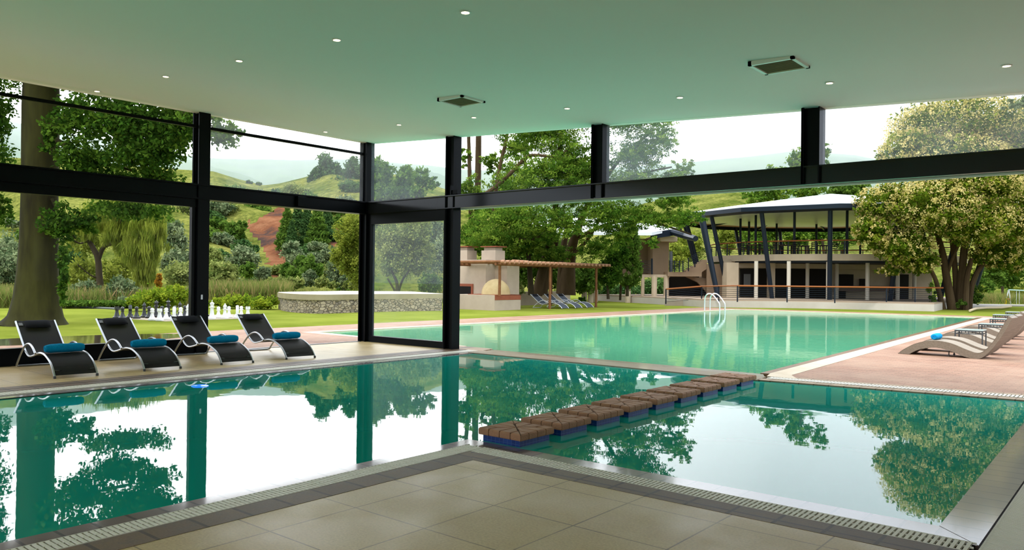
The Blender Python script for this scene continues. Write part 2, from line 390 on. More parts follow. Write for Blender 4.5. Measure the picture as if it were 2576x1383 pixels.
# dark paver border round the near corner
struct('trim_1', MB().poly([(-4.9, -5), (-4.65, -5), (-4.65, 5.12), (-4.9, 5.36)], -.2, .002), 'paver_dark_y')
struct('trim_2', MB().poly([(-4.9, 5.36), (-4.65, 5.12), (-.5, 5.12), (-.5, 5.36)], -.2, .002), 'paver_dark')
struct('trim_3', MB().poly([(-12.45, -5), (-12.2, -5), (-12.2, 13.0), (-12.2, 13.5), (-12.45, 13.5)], -.2, .002), 'paver_dark_y')
struct('trim_4', MB().poly([(-5.33, -5), (-5.12, -5), (-5.12, 5.57), (-5.33, 5.8)], -.3, -.012), 'ledge_y', 'wet brown ledge bricks along the near pool edge')
struct('trim_5', MB().poly([(-5.33, 5.8), (-5.12, 5.57), (-.85, 5.57), (-1.12, 5.85)], -.3, -.012), 'ledge', 'wet brown ledge bricks below the front grate')
struct('trim_6', MB().poly([(-1.12, 5.85), (-.85, 5.57), (-.85, 13.0), (-1.25, 12.95)], -.3, -.010), 'ledge_y', 'wet brown ledge bricks at the end of the small pool')
struct('trim_7', MB().poly([(-11.68, -5), (-11.45, -5), (-11.36, 12.5), (-11.6, 12.9)], -.3, -.008), 'ledge_y', 'wet dark ledge below the far grate')
struct('trim_8', MB().poly([(-5.05, 12.40), (-1.25, 12.92), (-1.25, 13.14), (-5.05, 12.62)], -.3, .0), 'light_brick')
struct('floor_right', MB().poly([(-.5, 5.1), (6, 5.1), (6, 13.0), (-.5, 13.0)], -.2, 0), 'light_brick', 'pale paving at the end of the small pool')

def grate(name, label, p0, p1, width_vec, pitch=.036, bar=.022, z=.004):
    """slatted drain: slats cross the run between p0 and p1"""
    P = Vector((*p0, 0)); Q = Vector((*p1, 0)); W = Vector((*width_vec, 0)); L = (Q-P).length; d = (Q-P)/L
    t = thing(name, label, 'drain grate', (p0[0], p0[1], 0), 'ivory overflow grates round the inner pool')
    mb = MB(); n = int(L/pitch)
    for i in range(n):
        a = P+d*(i*pitch); b = a+W; c = b+d*bar; e = a+d*bar
        mb.add([(q.x, q.y, zz) for zz in (z-.016, z) for q in (a, b, c, e)], [(4, 5, 6, 7), (0, 1, 5, 4), (1, 2, 6, 5), (2, 3, 7, 6), (3, 0, 4, 7)])
    for f in (0.02, .5, .98):
        a = P+W*f; mb.bar((a.x, a.y, z-.006), (a.x+d.x*L, a.y+d.y*L, z-.006), .008, .012)
    mb.build('slat_panel', 'grate', t)
    a, b, c, e = P, P+d*L, P+d*L+W, P+W
    MB().poly([(q.x, q.y) for q in (a, b, c, e)], -.1, -.03).build('channel', 'drain', t)
    return t
grate('drain_grate', 'ivory slatted drain grate beside the large tile floor, running off toward the loungers side', (-5.12, -.6), (-5.12, 5.58), (.21, -.2 if 0 else 0))
grate('drain_grate', 'ivory slatted drain grate in front of the small pool by the stepping stones', (-4.9, 5.36), (-.86, 5.36), (0, .21))
grate('drain_grate', 'ivory drain grate under the feet of the black loungers, across the water', (-11.95, -1.5), (-11.88, 12.9), (.28, 0), pitch=.05, bar=.032)
grate('drain_grate', 'ivory drain grate between the small pool and the red brick terrace', (-5.0, 12.66), (-1.0, 13.2), (0, .26), pitch=.05, bar=.032)
grate('drain_grate', 'wide ivory drain grate at the right end of the small pool', (-.83, 5.36), (-.83, 13.0), (.40, 0), pitch=.03, bar=.018)
struct('trim_9', MB().poly([(-12.2, 0), (-12.0, 0), (-11.96, 13.0), (-12.2, 13.0)], -.2, .0), 'paver_dark_y')
# water
wi = MB().poly([(-11.47, -5), (-5.3, -5), (-5.3, 5.78), (-1.1, 5.85), (-1.24, 12.93), (-5.05, 12.42), (-11.38, 12.52)], -1.4, -.02)
struct('water_surface', wi, 'water_in', 'still teal water of the indoor pool')
# ridge between the pools
struct('trim_10', MB().poly([(-11.5, 12.47), (-8, 12.46), (-5.02, 12.38), (-5.1, 12.92), (-8, 13.0), (-11.7, 13.0)], -.5, .0),
       mat('wet_concrete', (.22, .17, .105), .45, (.30, .235, .15), 2.2, coat=.4), 'wet concrete ridge between indoor and outdoor pool')
struct('trim_11', MB().poly([(-11.7, 12.98), (-8, 12.98), (-5.1, 12.9), (-5.35, 13.42), (-8, 13.5), (-11.9, 13.5)], -.5, -.022),
       mat('algae_ledge', (.14, .085, .03), .35, (.2, .19, .09), 1.6, coat=.5), 'brown ledge just under the outdoor water')
struct('trim_12', MB().poly([(-12.2, 12.9), (-11.5, 12.9), (-11.7, 13.5), (-12.2, 13.5)], -.3, 0.001), 'light_brick')
# outdoor pool
WP = [(-18.62, 13.8), (-18.5, 42.25), (-6.7, 43.1), (-5.40, 13.42), (-8, 13.5), (-11.9, 13.5), (-12.6, 13.6)]
struct('water_outdoor', MB().poly(WP, -1.5, -.03), 'water_out', 'green water of the outdoor pool')
struct('trim_13', MB().poly([(-18.95, 13.5), (-18.62, 13.8), (-18.5, 42.25), (-18.85, 42.6)], -.3, .0), 'coping')
struct('trim_14', MB().poly([(-18.85, 42.6), (-18.5, 42.25), (-6.7, 43.1), (-6.25, 43.5)], -.3, .0), 'coping')
struct('trim_15', MB().poly([(-6.7, 43.1), (-5.40, 13.42), (-5.22, 13.42), (-6.45, 43.1)], -.3, -.006), 'wet_edge')
struct('trim_16', MB().poly([(-6.45, 43.1), (-5.22, 13.42), (-5.1, 12.95), (-4.6, 12.98), (-4.85, 13.42), (-6.1, 43.5)], -.3, .004), 'coping')
struct('trim_17', MB().poly([(-12.6, 13.5), (-12.6, 13.6), (-18.62, 13.85), (-18.95, 13.5)], -.3, .0), 'coping')
# terraces
struct('floor_terrace_left', MB().poly([(-15.4, -8), (-15.4, 13.5), (-18.95, 13.5), (-18.85, 42.6), (-21.2, 42.6), (-21.0, 12), (-20.5, -8)], -.2, -.004), 'red_brick', 'brick terrace left of the outdoor pool')
struct('floor_terrace_far', MB().poly([(-21.2, 42.6), (-18.85, 42.6), (-6.25, 43.5), (-6.1, 43.5), (-6, 45.2), (-21.2, 43.9)], -.2, -.004), 'red_brick', 'brick path past the far end of the pool')
struct('floor_terrace_right', MB().poly([(-4.6, 13.0), (-1.1, 13.48), (9, 13.48), (9, 47), (-6, 46), (-6.1, 43.5), (-4.85, 13.42)], -.2, -.004), 'red_brick', 'red brick terrace with the wicker loungers')
struct('trim_18', MB().poly([(-4.9, 12.93), (-1.0, 13.47), (-1.0, 13.68), (-4.85, 13.15)], -.2, .0), 'light_brick')
# lawns
lw = MB()
for a in ([(-240, -120), (-20.5, -120), (-20.5, -8), (-21, 12), (-21.2, 43.9), (-240, 43.9)], [(-240, 43.9), (-21.2, 43.9), (-6, 45.2), (-6, 46), (9, 47), (160, 47), (160, 330), (-240, 330)],
          [(-20.5, -120), (160, -120), (160, -5), (6, -5), (-15.4, -5), (-15.4, -8), (-20.5, -8)], [(6, -5), (160, -5), (160, 47), (9, 47), (9, 13.48), (6, 13.48)]):
    lw.poly(a, -1.6, -.03)
struct('lawn', lw, 'lawn', 'short green lawn')
# wet patch by the wall
struct('puddle', MB().poly([(-20.3+.35*math.cos(a*.7)+1.1*math.cos(a), 7.8+3.0*math.sin(a)) for a in [k*2*PI/28 for k in range(28)]], -.003, .001), mat('rain_water', (.10, .075, .05), .04, coat=1), 'rain water lying on the terrace')

# ceiling
cb = MB(); X0, X1, Y0, Y1 = -15.42, 6.0, -5.0, 12.95
cb.add([(X0, Y0, ceil_z(X0)), (X1, Y0, ceil_z(X1)), (X1, Y1, ceil_z(X1)), (X0, Y1, ceil_z(X0)), (X0, Y0, ceil_z(X0)+.3), (X1, Y0, ceil_z(X1)+.3), (X1, Y1, ceil_z(X1)+.3), (X0, Y1, ceil_z(X0)+.3)],
       [(0, 3, 2, 1), (4, 5, 6, 7), (0, 1, 5, 4), (1, 2, 6, 5), (2, 3, 7, 6), (3, 0, 4, 7)])
struct('ceiling', cb, 'ceiling')

wz = ceil_z(6.0)
struct('wall_right_unseen', MB().box(6.0, 6.2, -5, 12.6, 0, wz), 'concrete')  # unseen solid wall, added to keep reflections in the left pane dark
# steel columns (H sections)
def hcol(x, y, z0, label, w=.25, inner=True):
    z1 = ceil_z(x)
    mb = MB().box(x-w/2, x-w/2+.022, y-w/2, y+w/2, z0, z1).box(x+w/2-.022, x+w/2, y-w/2, y+w/2, z0, z1).box(x-w/2+.02, x+w/2-.02, y-.05, y+.05, z0, z1)
    mb.box(x-w/2-.01, x-w/2+.03, y-w/2-.0, y-w/2+.03, z0, z1)
    o = struct('steel_column', mb, 'black', label, origin=(x, y, z0)); o['category'] = 'column'; return o
hcol(-15.27, 12.77, 0, 'black steel column in the corner of the glass hall')
hcol(-12.32, 12.80, 0, 'black steel column standing beside the glass door leaf')
hcol(-8.36, 12.77, 3.17, 'black upper steel post standing on the beam over the outdoor pool')
hcol(-4.30, 12.77, 3.17, 'black upper steel post on the beam, nearest the blossom tree', .28)
hcol(-15.27, 8.38, 0, 'black steel column behind the black loungers')
# beams
bl = MB().box(-15.36, -15.18, -5, 12.66, 3.17, 3.45).box(-15.42, -15.12, -5, 12.66, 3.43, 3.46).box(-15.42, -15.12, -5, 12.66, 3.155, 3.18)
struct('trim_19', bl, 'black', 'black steel beam along the left glass wall')
br = MB().box(-15.15, 6, 12.70, 12.86, 3.17, 3.44).box(-15.15, 6, 12.64, 12.92, 3.43, 3.455).box(-15.15, 6, 12.67, 12.89, 3.16, 3.18)
struct('trim_20', br, 'grey_steel' if 0 else mat('satin_black_steel', (.012, .013, .014), .12, spec=.35), 'black steel beam over the pool opening')
struct('trim_21', MB().box(-12.18, 6, 12.90, 12.94, 3.135, 3.162), mat('pale_lip', (.85, .9, .8), .7), 'pale drip edge under the pool beam')
struct('trim_22', MB().box(-15.30, -15.24, -5, 8.25, 4.62, 4.68).box(-15.30, -15.24, 8.5, 12.65, 4.62, 4.68), 'black', 'thin black transom of the left glass wall')
struct('trim_23', MB().box(-15.25, -15.09, 10.62, 10.85, 3.19, 3.42, .01), 'black', 'black junction box on the left beam')
struct('trim_24', MB().box(-12.2, -12.02, 12.62, 12.74, 3.47, 3.56).box(-12.23, -12.19, 12.6, 12.76, 3.46, 3.66), 'black', 'black bracket beside the column top')
struct('trim_25', MB().box(-15.3, 6, 12.74, 12.8, 4.0, 4.0001), 'black') if 0 else None
# glazing
def pane(name, mb, gm, label=None, frame=None, fm='black', extra=None):
    t = bpy.data.objects.new(name, None); C.objects.link(t); t['kind'] = 'structure'; t['_o'] = (0, 0, 0)
    if label: t['label'] = label
    mb.build('pane', gm, t)
    if frame: frame.build('frame', fm, t)
    if extra: extra.build('handle', 'alu', t)
    return t
def slopepane_x(y0, y1, z0, x=-15.27):
    z1 = ceil_z(x); return MB().box(x-.005, x+.005, y0, y1, z0, z1)
def slopepane_y(x0, x1, z0, y=12.79):
    mb = MB(); return mb.add([(x0, y-.005, z0), (x1, y-.005, z0), (x1, y+.005, z0), (x0, y+.005, z0), (x0, y-.005, ceil_z(x0)), (x1, y-.005, ceil_z(x1)), (x1, y+.005, ceil_z(x1)), (x0, y+.005, ceil_z(x0))],
       [(0, 3, 2, 1), (4, 5, 6, 7), (0, 1, 5, 4), (1, 2, 6, 5), (2, 3, 7, 6), (3, 0, 4, 7)])
pane('window_1', slopepane_x(-4.9, 8.25, 3.46), 'glass_clean', 'clear pane over the left beam')
pane('window_2', slopepane_x(8.51, 12.64, 3.46), 'glass_soft', 'clear pane over the open bay')
pane('window_3', slopepane_y(-15.14, -12.45, 3.455), 'glass_soft')
pane('window_4', slopepane_y(-12.19, -8.49, 3.455), 'glass_clean')
pane('window_5', slopepane_y(-8.23, -4.45, 3.455), 'glass', 'dusty pane above the outdoor pool')
pane('window_6', slopepane_y(-4.15, 5.9, 3.455), 'glass', 'dusty pane in front of the blossom tree')
fr = MB().box(-15.36, -15.19, -4.9, 8.25, 0, .30).box(-15.32, -15.2, -4.9, 8.25, 2.99, 3.16).box(-15.31, -15.21, 8.16, 8.24, .3, 3.0)
pane('window_7', MB().box(-15.27, -15.26, -4.9, 8.2, .3, 3.0), 'glass_clean', 'large lower pane behind the loungers', fr)
pane('window_8', MB().box(-15.225, -15.215, 7.95, 8.2, .3, 3.0), 'glass_clean')
fr = MB().box(-15.13, -12.45, 12.72, 12.84, 0, .15).box(-15.13, -12.45, 12.72, 12.84, 2.90, 3.16).box(-15.13, -15.03, 12.72, 12.84, .15, 2.9).box(-12.53, -12.45, 12.72, 12.84, .15, 2.9)
pane('door_1', MB().box(-15.03, -12.53, 12.775, 12.785, .15, 2.9), 'glass_door', 'glass door leaf in the corner of the hall', fr)
struct('trim_26', MB().box(-15.34, -15.24, 8.55, 12.62, 0, .012), 'frame_dark', 'dark floor track of the open bay')
tag(MB().box(-15.14, -15.13, 8.33, 8.37, 1.10, 1.20, .003).build('door_lock', 'alu', None, origin=(-15.14, 8.35, 1.1)), 'small silver lock plate on the column behind the loungers', 'lock')

# downlights
ords = ['nearest the left glass wall', 'second from the left glass wall', 'third from the left glass wall', 'fourth from the left glass wall', 'fifth from the left glass wall', 'sixth from the left glass wall', 'seventh from the left glass wall']
for row, (yy, xs) in enumerate([(6.15, [-14.9, -12.35, -10.2, -7.97, -5.77]), (11.08, [-14.73, -12.25, -10.14, -7.95, -5.79, -3.52, -1.44])]):
    for i, x in enumerate(xs):
        z = ceil_z(x)
        t = thing('ceiling_downlight', 'small round glowing downlight of the %s ceiling row, %s' % (('near', 'far')[row], ords[i]), 'downlight', (x, yy, z), 'downlights in the ceiling')
        MB().lathe([(.062, -.002), (.062, -.010), (.045, -.014), (.043, -.004)], 20, (x, yy, z)).build('rim', 'alu_white', t, smooth=True)
        MB().lathe([(.001, -.006), (.042, -.006), (.042, -.003), (.001, -.003)], 16, (x, yy, z)).build('lamp', 'lamp', t)
for i, (x, y, lb) in enumerate([(-3.73, 9.78, 'square ceiling air vent with white frame, the larger one nearer the camera'), (-9.17, 9.70, 'square ceiling air vent with white frame, the smaller looking one farther off')]):
    t = thing('ceiling_vent', lb, 'vent', (x, y, ceil_z(x)), 'square ceiling vents'); h = .29; w = .045
    fr = MB()
    for a in ((-h, h, -h, -h+w), (-h, h, h-w, h), (-h, -h+w, -h, h), (h-w, h, -h, h)):
        za = ceil_z(x); fr.box(x+a[0], x+a[1], y+a[2], y+a[3], za-.045, za+.01)
    fr.build('frame', 'alu_white', t)
    g = MB()
    for k in range(12): g.box(x-h+w, x+h-w, y-h+w+k*.042, y-h+w+k*.042+.022, ceil_z(x)-.030, ceil_z(x)-.018)
    g.build('grille', mat('brown_filter', (.20, .18, .11), .9), t)
    MB().box(x-h+.01, x+h-.01, y-h+.01, y+h-.01, ceil_z(x)-.016, ceil_z(x)-.012).build('backing', mat('vent_back', (.10, .09, .055), .9), t)

# stepping stones
def stone():
    t = thing('stepping_stone', 'x', 'stepping stone', (0, 0, 0), 'square stepping stones crossing the pool')
    b = MB().box(-.235, .235, -.235, .235, -.6, .052); b.build('tiled_base', 'blue_tile', t)
    c = MB()   # clay cap made of wedge bricks with dark joints
    hx, hy = .275, .272
    MB().box(-hx+.012, hx-.012, -hy+.012, hy-.012, .045, .104).build('grout_core', 'grout', t)
    g = .005
    n = 4
    for side in range(4):
        for k in range(n):
            a0, a1 = -1+2*k/n, -1+2*(k+1)/n
            def pt(s, e):   # e: 0 centre..1 rim
                x, y = (s*e, -e) if side == 0 else (e, s*e) if side == 1 else (-s*e, e) if side == 2 else (-e, -s*e)
                return (x*hx, y*hy)
            e0 = max(abs(a0), abs(a1))*.0+.015 if k in (0, n-1) else .015
            q = []
            for (s, e) in ((a0, 1.0), (a1, 1.0)): q.append(pt(s, e))
            # wedge toward the centre diagonal: inner points lie on the diagonal or the mid cross
            def inner(s): return pt(s/max(abs(s), 1e-6)*1.0 if 0 else 0, 0) if abs(s) < 1e-6 else pt(s/abs(s), abs(s))
            i0, i1 = inner(a0), inner(a1)
            if abs(a0) < 1e-6: poly = [q[0], q[1], i1, (0, 0)]
            elif abs(a1) < 1e-6: poly = [q[0], q[1], (0, 0), i0]
            elif abs(abs(a0)-1) < 1e-6: poly = [q[0], q[1], i1]
            else: poly = [q[0], q[1], i0]
            cx = sum(p[0] for p in poly)/len(poly); cy = sum(p[1] for p in poly)/len(poly)
            def shr(p, d):
                vx, vy = cx-p[0], cy-p[1]; L = math.hypot(vx, vy); f = d/L; return (p[0]+vx*f, p[1]+vy*f)
            lo = [shr(p, g*1.4) for p in poly]; hi = [shr(p, g*1.4+.014) for p in poly]
            c.loftrings([[(x, y, .046) for x, y in [shr(p, g*1.4+.004) for p in poly]], [(x, y, .058) for x, y in lo], [(x, y, .098) for x, y in lo], [(x, y, .112) for x, y in hi]])
    c.build('brick_cap', 'stone_cap', t)
    return t
st0 = stone(); names9 = ['nearest the tile floor', 'second from the tile floor', 'third from the tile floor', 'fourth from the tile floor', 'fifth from the tile floor', 'sixth from the tile floor', 'seventh from the tile floor', 'eighth from the tile floor', 'farthest, touching the concrete ridge']
for i in range(9):
    loc = (-4.965-.029*i, 6.11+.714*i, 0)
    lb = 'brown clay capped blue tiled stepping stone in the pool, '+names9[i]
    if i == 0: st0.location = loc; st0['label'] = lb
    else: dup(st0, loc, rnd.uniform(-.012, .012), lb)

# underwater lamp shining at the far pool side
g = ground(503, 971, -.02)
tag(MB().lathe([(.001, -.01), (.11, -.01), (.12, .0), (.10, .008), (.001, .012)], 20, (g[0], g[1], -.016), 1.0, 1.0).build('pool_lamp', 'pool_lamp', None, origin=(g[0], g[1], -.02), smooth=True),
    'glowing blue pool lamp under the water below the second lounger', 'pool lamp')

# ------------------------------------------------------------------ black sling loungers
def lounger(name, label, group, sling, metal, W=.60):
    t = thing(name, label, 'lounger', (0, 0, 0), group)
    prof = smoothpath([(0, 0, .03), (.10, 0, .14), (.25, 0, .235), (.50, 0, .315), (.72, 0, .335), (.92, 0, .315), (1.18, 0, .26), (1.42, 0, .235), (1.62, 0, .30), (1.80, 0, .42), (2.05, 0, .60), (2.28, 0, .765)], 5)
    for s in (-1, 1):
        MB().tube([(x, s*W/2, z) for x, y, z in prof], .016, 8).build('side_rail', metal, t, smooth=True)
        MB().lathe([(.021, 0), (.021, .035), (.015, .04)], 10, (0.0, s*W/2, 0)).build('foot_cap', 'black_plastic', t)
        arm = smoothpath([(.92, 0, .315), (1.08, 0, .40), (1.25, 0, .445), (1.42, 0, .43), (1.60, 0, .36), (1.80, 0, .23), (1.97, 0, .09), (2.03, 0, .03)], 5)
        MB().tube([(x, s*(W/2+.034), z) for x, y, z in arm], .017, 8).build('arm_loop', metal, t, smooth=True)
    MB().tube([(2.03, -(W/2+.034), .03), (2.06, -(W/2), .018), (2.06, W/2, .018), (2.03, W/2+.034, .03)], .017, 8).build('base_bar', metal, t, smooth=True)
    for k, dz in ((4, -.02), (9, -.05), (22, -.03), (55, -.012)):
        x, _, z = prof[k]; MB().tube([(x, -W/2, z), (x, -W/4, z+dz), (x, W/4, z+dz), (x, W/2, z)], .012, 6).build('crossbar', 'black_plastic', t, smooth=True)
    pts = prof[1:]
    MB().strip([(x, -W/2+.012, z+.004) for x, y, z in pts], [(x, W/2-.012, z+.004) for x, y, z in pts]).build('sling', sling, t, smooth=True)
    hx0, hz0, hx1, hz1 = 2.07, .64, 2.25, .765
    rg = []
    for k in range(13):
        y = -.19+.38*k/12; q = min(1, .35+math.sin(PI*k/12)*1.5); ring = []
        for j in range(12):
            a = 2*PI*j/12; u = math.cos(a)*.5*math.hypot(hx1-hx0, hz1-hz0)*.9; v = math.sin(a)*.035*q
            dx, dz = (hx1-hx0), (hz1-hz0); L = math.hypot(dx, dz); dx /= L; dz /= L
            ring.append(((hx0+hx1)/2+dx*u-dz*(v+.02), y, (hz0+hz1)/2+dz*u+dx*(v+.02)))
        rg.append(ring)
    MB().loftrings(rg).build('headrest', 'pillow', t, smooth=True)
    MB().add([(2.16, .215, .695), (2.22, .215, .738), (2.22, .275, .738), (2.16, .275, .695), (2.157, .215, .699), (2.217, .215, .742), (2.217, .275, .742), (2.157, .275, .699)],
             [(4, 7, 6, 5), (0, 1, 2, 3), (0, 4, 5, 1), (1, 5, 6, 2), (2, 6, 7, 3), (3, 7, 4, 0)]).build('care_label', mat('grey_label', (.22, .22, .22), .6), t)
    return t
def towel(name, label, loc, rotz, L=.56, m='towel', group='rolled turquoise towels on the loungers', r=.070):
    mb = MB(); rg = []
    for k in range(15):
        y = -L/2+L*k/14; e = 1-.25*(abs(k-7)/7)**6; ring = []
        for j in range(16):
            a = 2*PI*j/16; q = r*e*(1+.03*math.sin(3*a+k)+.025*math.sin(k*1.7)); ring.append((math.cos(a)*q*1.15, y, r+math.sin(a)*q))
        rg.append(ring)
    mb.loftrings(rg)
    for s in (-1, 1):    # spiral fold lines on the ends
        sp = [(math.cos(a)*(.012+.006*a)*1.1, s*(L/2+.002), r+math.sin(a)*(.012+.006*a)) for a in [i*.5 for i in range(15)]]
        mb.tube(sp, .006, 5)
    o = mb.build(name, m, None, smooth=True); o.location = loc; o.rotation_euler = (0, 0, rotz)
    return tag(o, label, 'towel', group)
L0 = lounger('sun_lounger', 'x', 'black mesh sun loungers beside the indoor pool', 'sling', 'alu')
feet = [((-12.91, 5.08), 5.2, 'leftmost of four'), ((-12.90, 6.44), 4.3, 'second from the left'), ((-12.86, 7.80), 5.2, 'third from the left'), ((-12.85, 9.15), 7.6, 'rightmost, beside the open bay')]
for i, (p, ang, d) in enumerate(feet):
    rz = PI-math.radians(ang); lb = 'black mesh sun lounger on the tile strip, '+d
    lo = L0 if i == 0 else dup(L0, (0, 0, 0))
    lo.location = (p[0], p[1], 0); lo.rotation_euler = (0, 0, rz); lo['label'] = lb
    s = .60; tx = p[0]+math.cos(rz)*s; ty = p[1]+math.sin(rz)*s
    towel('rolled_towel', 'rolled turquoise towel lying on the black lounger, '+d.split(',')[0], (tx, ty, .343), rz+(.02, -.03, .03, .05)[i])
# white framed loungers under the pergola
LF = lounger('sun_lounger', 'x', 'slate grey loungers beside the pergola', 'sling_grey', 'alu_white')
for i, (px, py, d) in enumerate([(1415, 777, 'nearest the clay oven'), (1449, 776, 'the middle one of three'), (1478, 777, 'farthest from the clay oven')]):
    q = onX(px, py, -25.2); lo = LF if i == 0 else dup(LF, (0, 0, 0))
    lo.location = (-25.0, q[1], -.03); lo.rotation_euler = (0, 0, PI-.04); lo['label'] = 'slate grey white framed lounger by the pergola, '+d

# ------------------------------------------------------------------ wicker loungers and tables
def wicker():
    t = thing('wicker_lounger', 'x', 'lounger', (0, 0, 0), 'curved wicker loungers on the brick terrace')
    top = smoothpath([(0, 0, .0), (.16, 0, .12), (.39, 0, .25), (.71, 0, .33), (1.06, 0, .30), (1.40, 0, .17), (1.60, 0, .12), (1.74, 0, .20), (1.90, 0, .42), (2.02, 0, .66), (2.15, 0, .93)], 5)
    bot = smoothpath([(.24, 0, .0), (.38, 0, .09), (.53, 0, .145), (.80, 0, .18), (1.09, 0, .12), (1.32, 0, .03), (1.50, 0, .0), (1.66, 0, .02), (1.85, 0, .22), (2.06, 0, .56), (2.215, 0, .89)], 5)
    n = len(top); W = .34
    rg = []
    for a, b in zip(top, bot):
        rg.append([(a[0], -W, a[2]), (a[0], W, a[2]), (b[0], W, b[2]), (b[0], -W, b[2])])
    MB().loftrings(rg).build('body', 'wicker', t, smooth=True)
    MB().strip([(x-.004, -W+.008, z+.006) for x, y, z in top[2:-1]], [(x-.004, W-.008, z+.006) for x, y, z in top[2:-1]], .004).build('seat_weave', mat('pale_weave', (.33, .275, .21), .7, (.27, .22, .165), 60), t, smooth=True)
    for s in (-1, 1): MB().lathe([(.012, 0), (.012, .09)], 8, (1.02, s*.25, .03)).lathe([(.022, -.03), (.022, 0.0), (.012, .004)], 8, (1.02, s*.25, .03)).build('foot', 'black_plastic', t)
    return t
wk = wicker()
wy = [19.68, 20.95, 23.3, 24.6, 27.2, 28.5]; wx = [-4.57, -4.62, -4.78, -4.85, -4.98, -5.05]
wl = ['nearest, with the towel on it', 'second from the near end', 'third from the near end', 'fourth from the near end', 'fifth from the near end', 'farthest of the row']
for i, (x, y) in enumerate(zip(wx, wy)):
    lo = wk if i == 0 else dup(wk, (0, 0, 0)); lo.location = (x, y, 0); lo.rotation_euler = (0, 0, -.03); lo['label'] = 'curved beige wicker lounger on brick, '+wl[i]
towel('rolled_towel', 'bright blue rolled towel on the nearest wicker lounger', (-3.87, 19.75, .335), -.03, .5, 'towel_light', 'rolled blue towel on wicker')
def side_table():
    t = thing('side_table', 'x', 'table', (0, 0, 0), 'dark metal side tables between the wicker loungers')
    w, d, h = .30, .26, .49
    MB().box(-w, w, -d, d, h-.02, h, .004).build('table_top', mat('frosted_top', (.42, .50, .46), .2), t)
    f = MB()
    for sx in (-1, 1): f.bar((sx*(w-.012), -d, h-.035), (sx*(w-.012), d, h-.035), .024, .024).bar((sx*(w-.012), -d, h-.1), (sx*(w-.012), d, h-.1), .018, .018)
    for sy in (-1, 1): f.bar((-w, sy*(d-.012), h-.035), (w, sy*(d-.012), h-.035), .024, .024).bar((-w, sy*(d-.012), h-.1), (w, sy*(d-.012), h-.1), .018, .018)
    for sx in (-.5, 0, .5):
        for sy in (-1, 1): f.box(sx*w-.008, sx*w+.008, sy*(d-.012)-.008, sy*(d-.012)+.008, h-.1, h-.03)
    f.build('apron', 'frame_dark', t)
    for sx in (-1, 1):
        for sy in (-1, 1): MB().box(sx*(w-.012)-.013, sx*(w-.012)+.013, sy*(d-.012)-.013, sy*(d-.012)+.013, 0, h-.02).build('leg', 'frame_dark', t)
    return t
tb = side_table(); ty = [(-3.55, 21.9), (-3.62, 25.6), (-3.92, 29.6), (-4.4, 33.6), (-4.5, 37.4)]
tl = ['nearest of the row', 'second from the near end', 'third from the near end', 'fourth from the near end', 'at the far end of the row']
for i, (x, y) in enumerate(ty):
    o = tb if i == 0 else dup(tb, (0, 0, 0)); o.location = (x, y, 0); o['label'] = 'dark metal side table with a frosted top, '+tl[i]

# pool ladder
gx, gy = -18.3, 39.0
t = thing('pool_ladder', 'shiny curved steel handrails of the pool ladder at the far corner', 'pool ladder', (gx, gy, 0))
for k, (xx, yy) in enumerate(((gx, gy-.3), (gx, gy+.35))):
    p = smoothpath([(xx-.35, yy, -.01), (xx-.35, yy, .55), (xx-.28, yy, .82), (xx-.08, yy, .92), (xx+.15, yy, .82), (xx+.42, yy, .5), (xx+.5, yy, .3), (xx+.5, yy, -.5)], 5)
    MB().tube(p, .034, 8).build('handrail', 'steel', t, smooth=True)
for z in (-.1, -.35): MB().box(gx+.44, gx+.56, gy-.3, gy+.35, z-.02, z+.0).build('tread', 'steel', t)

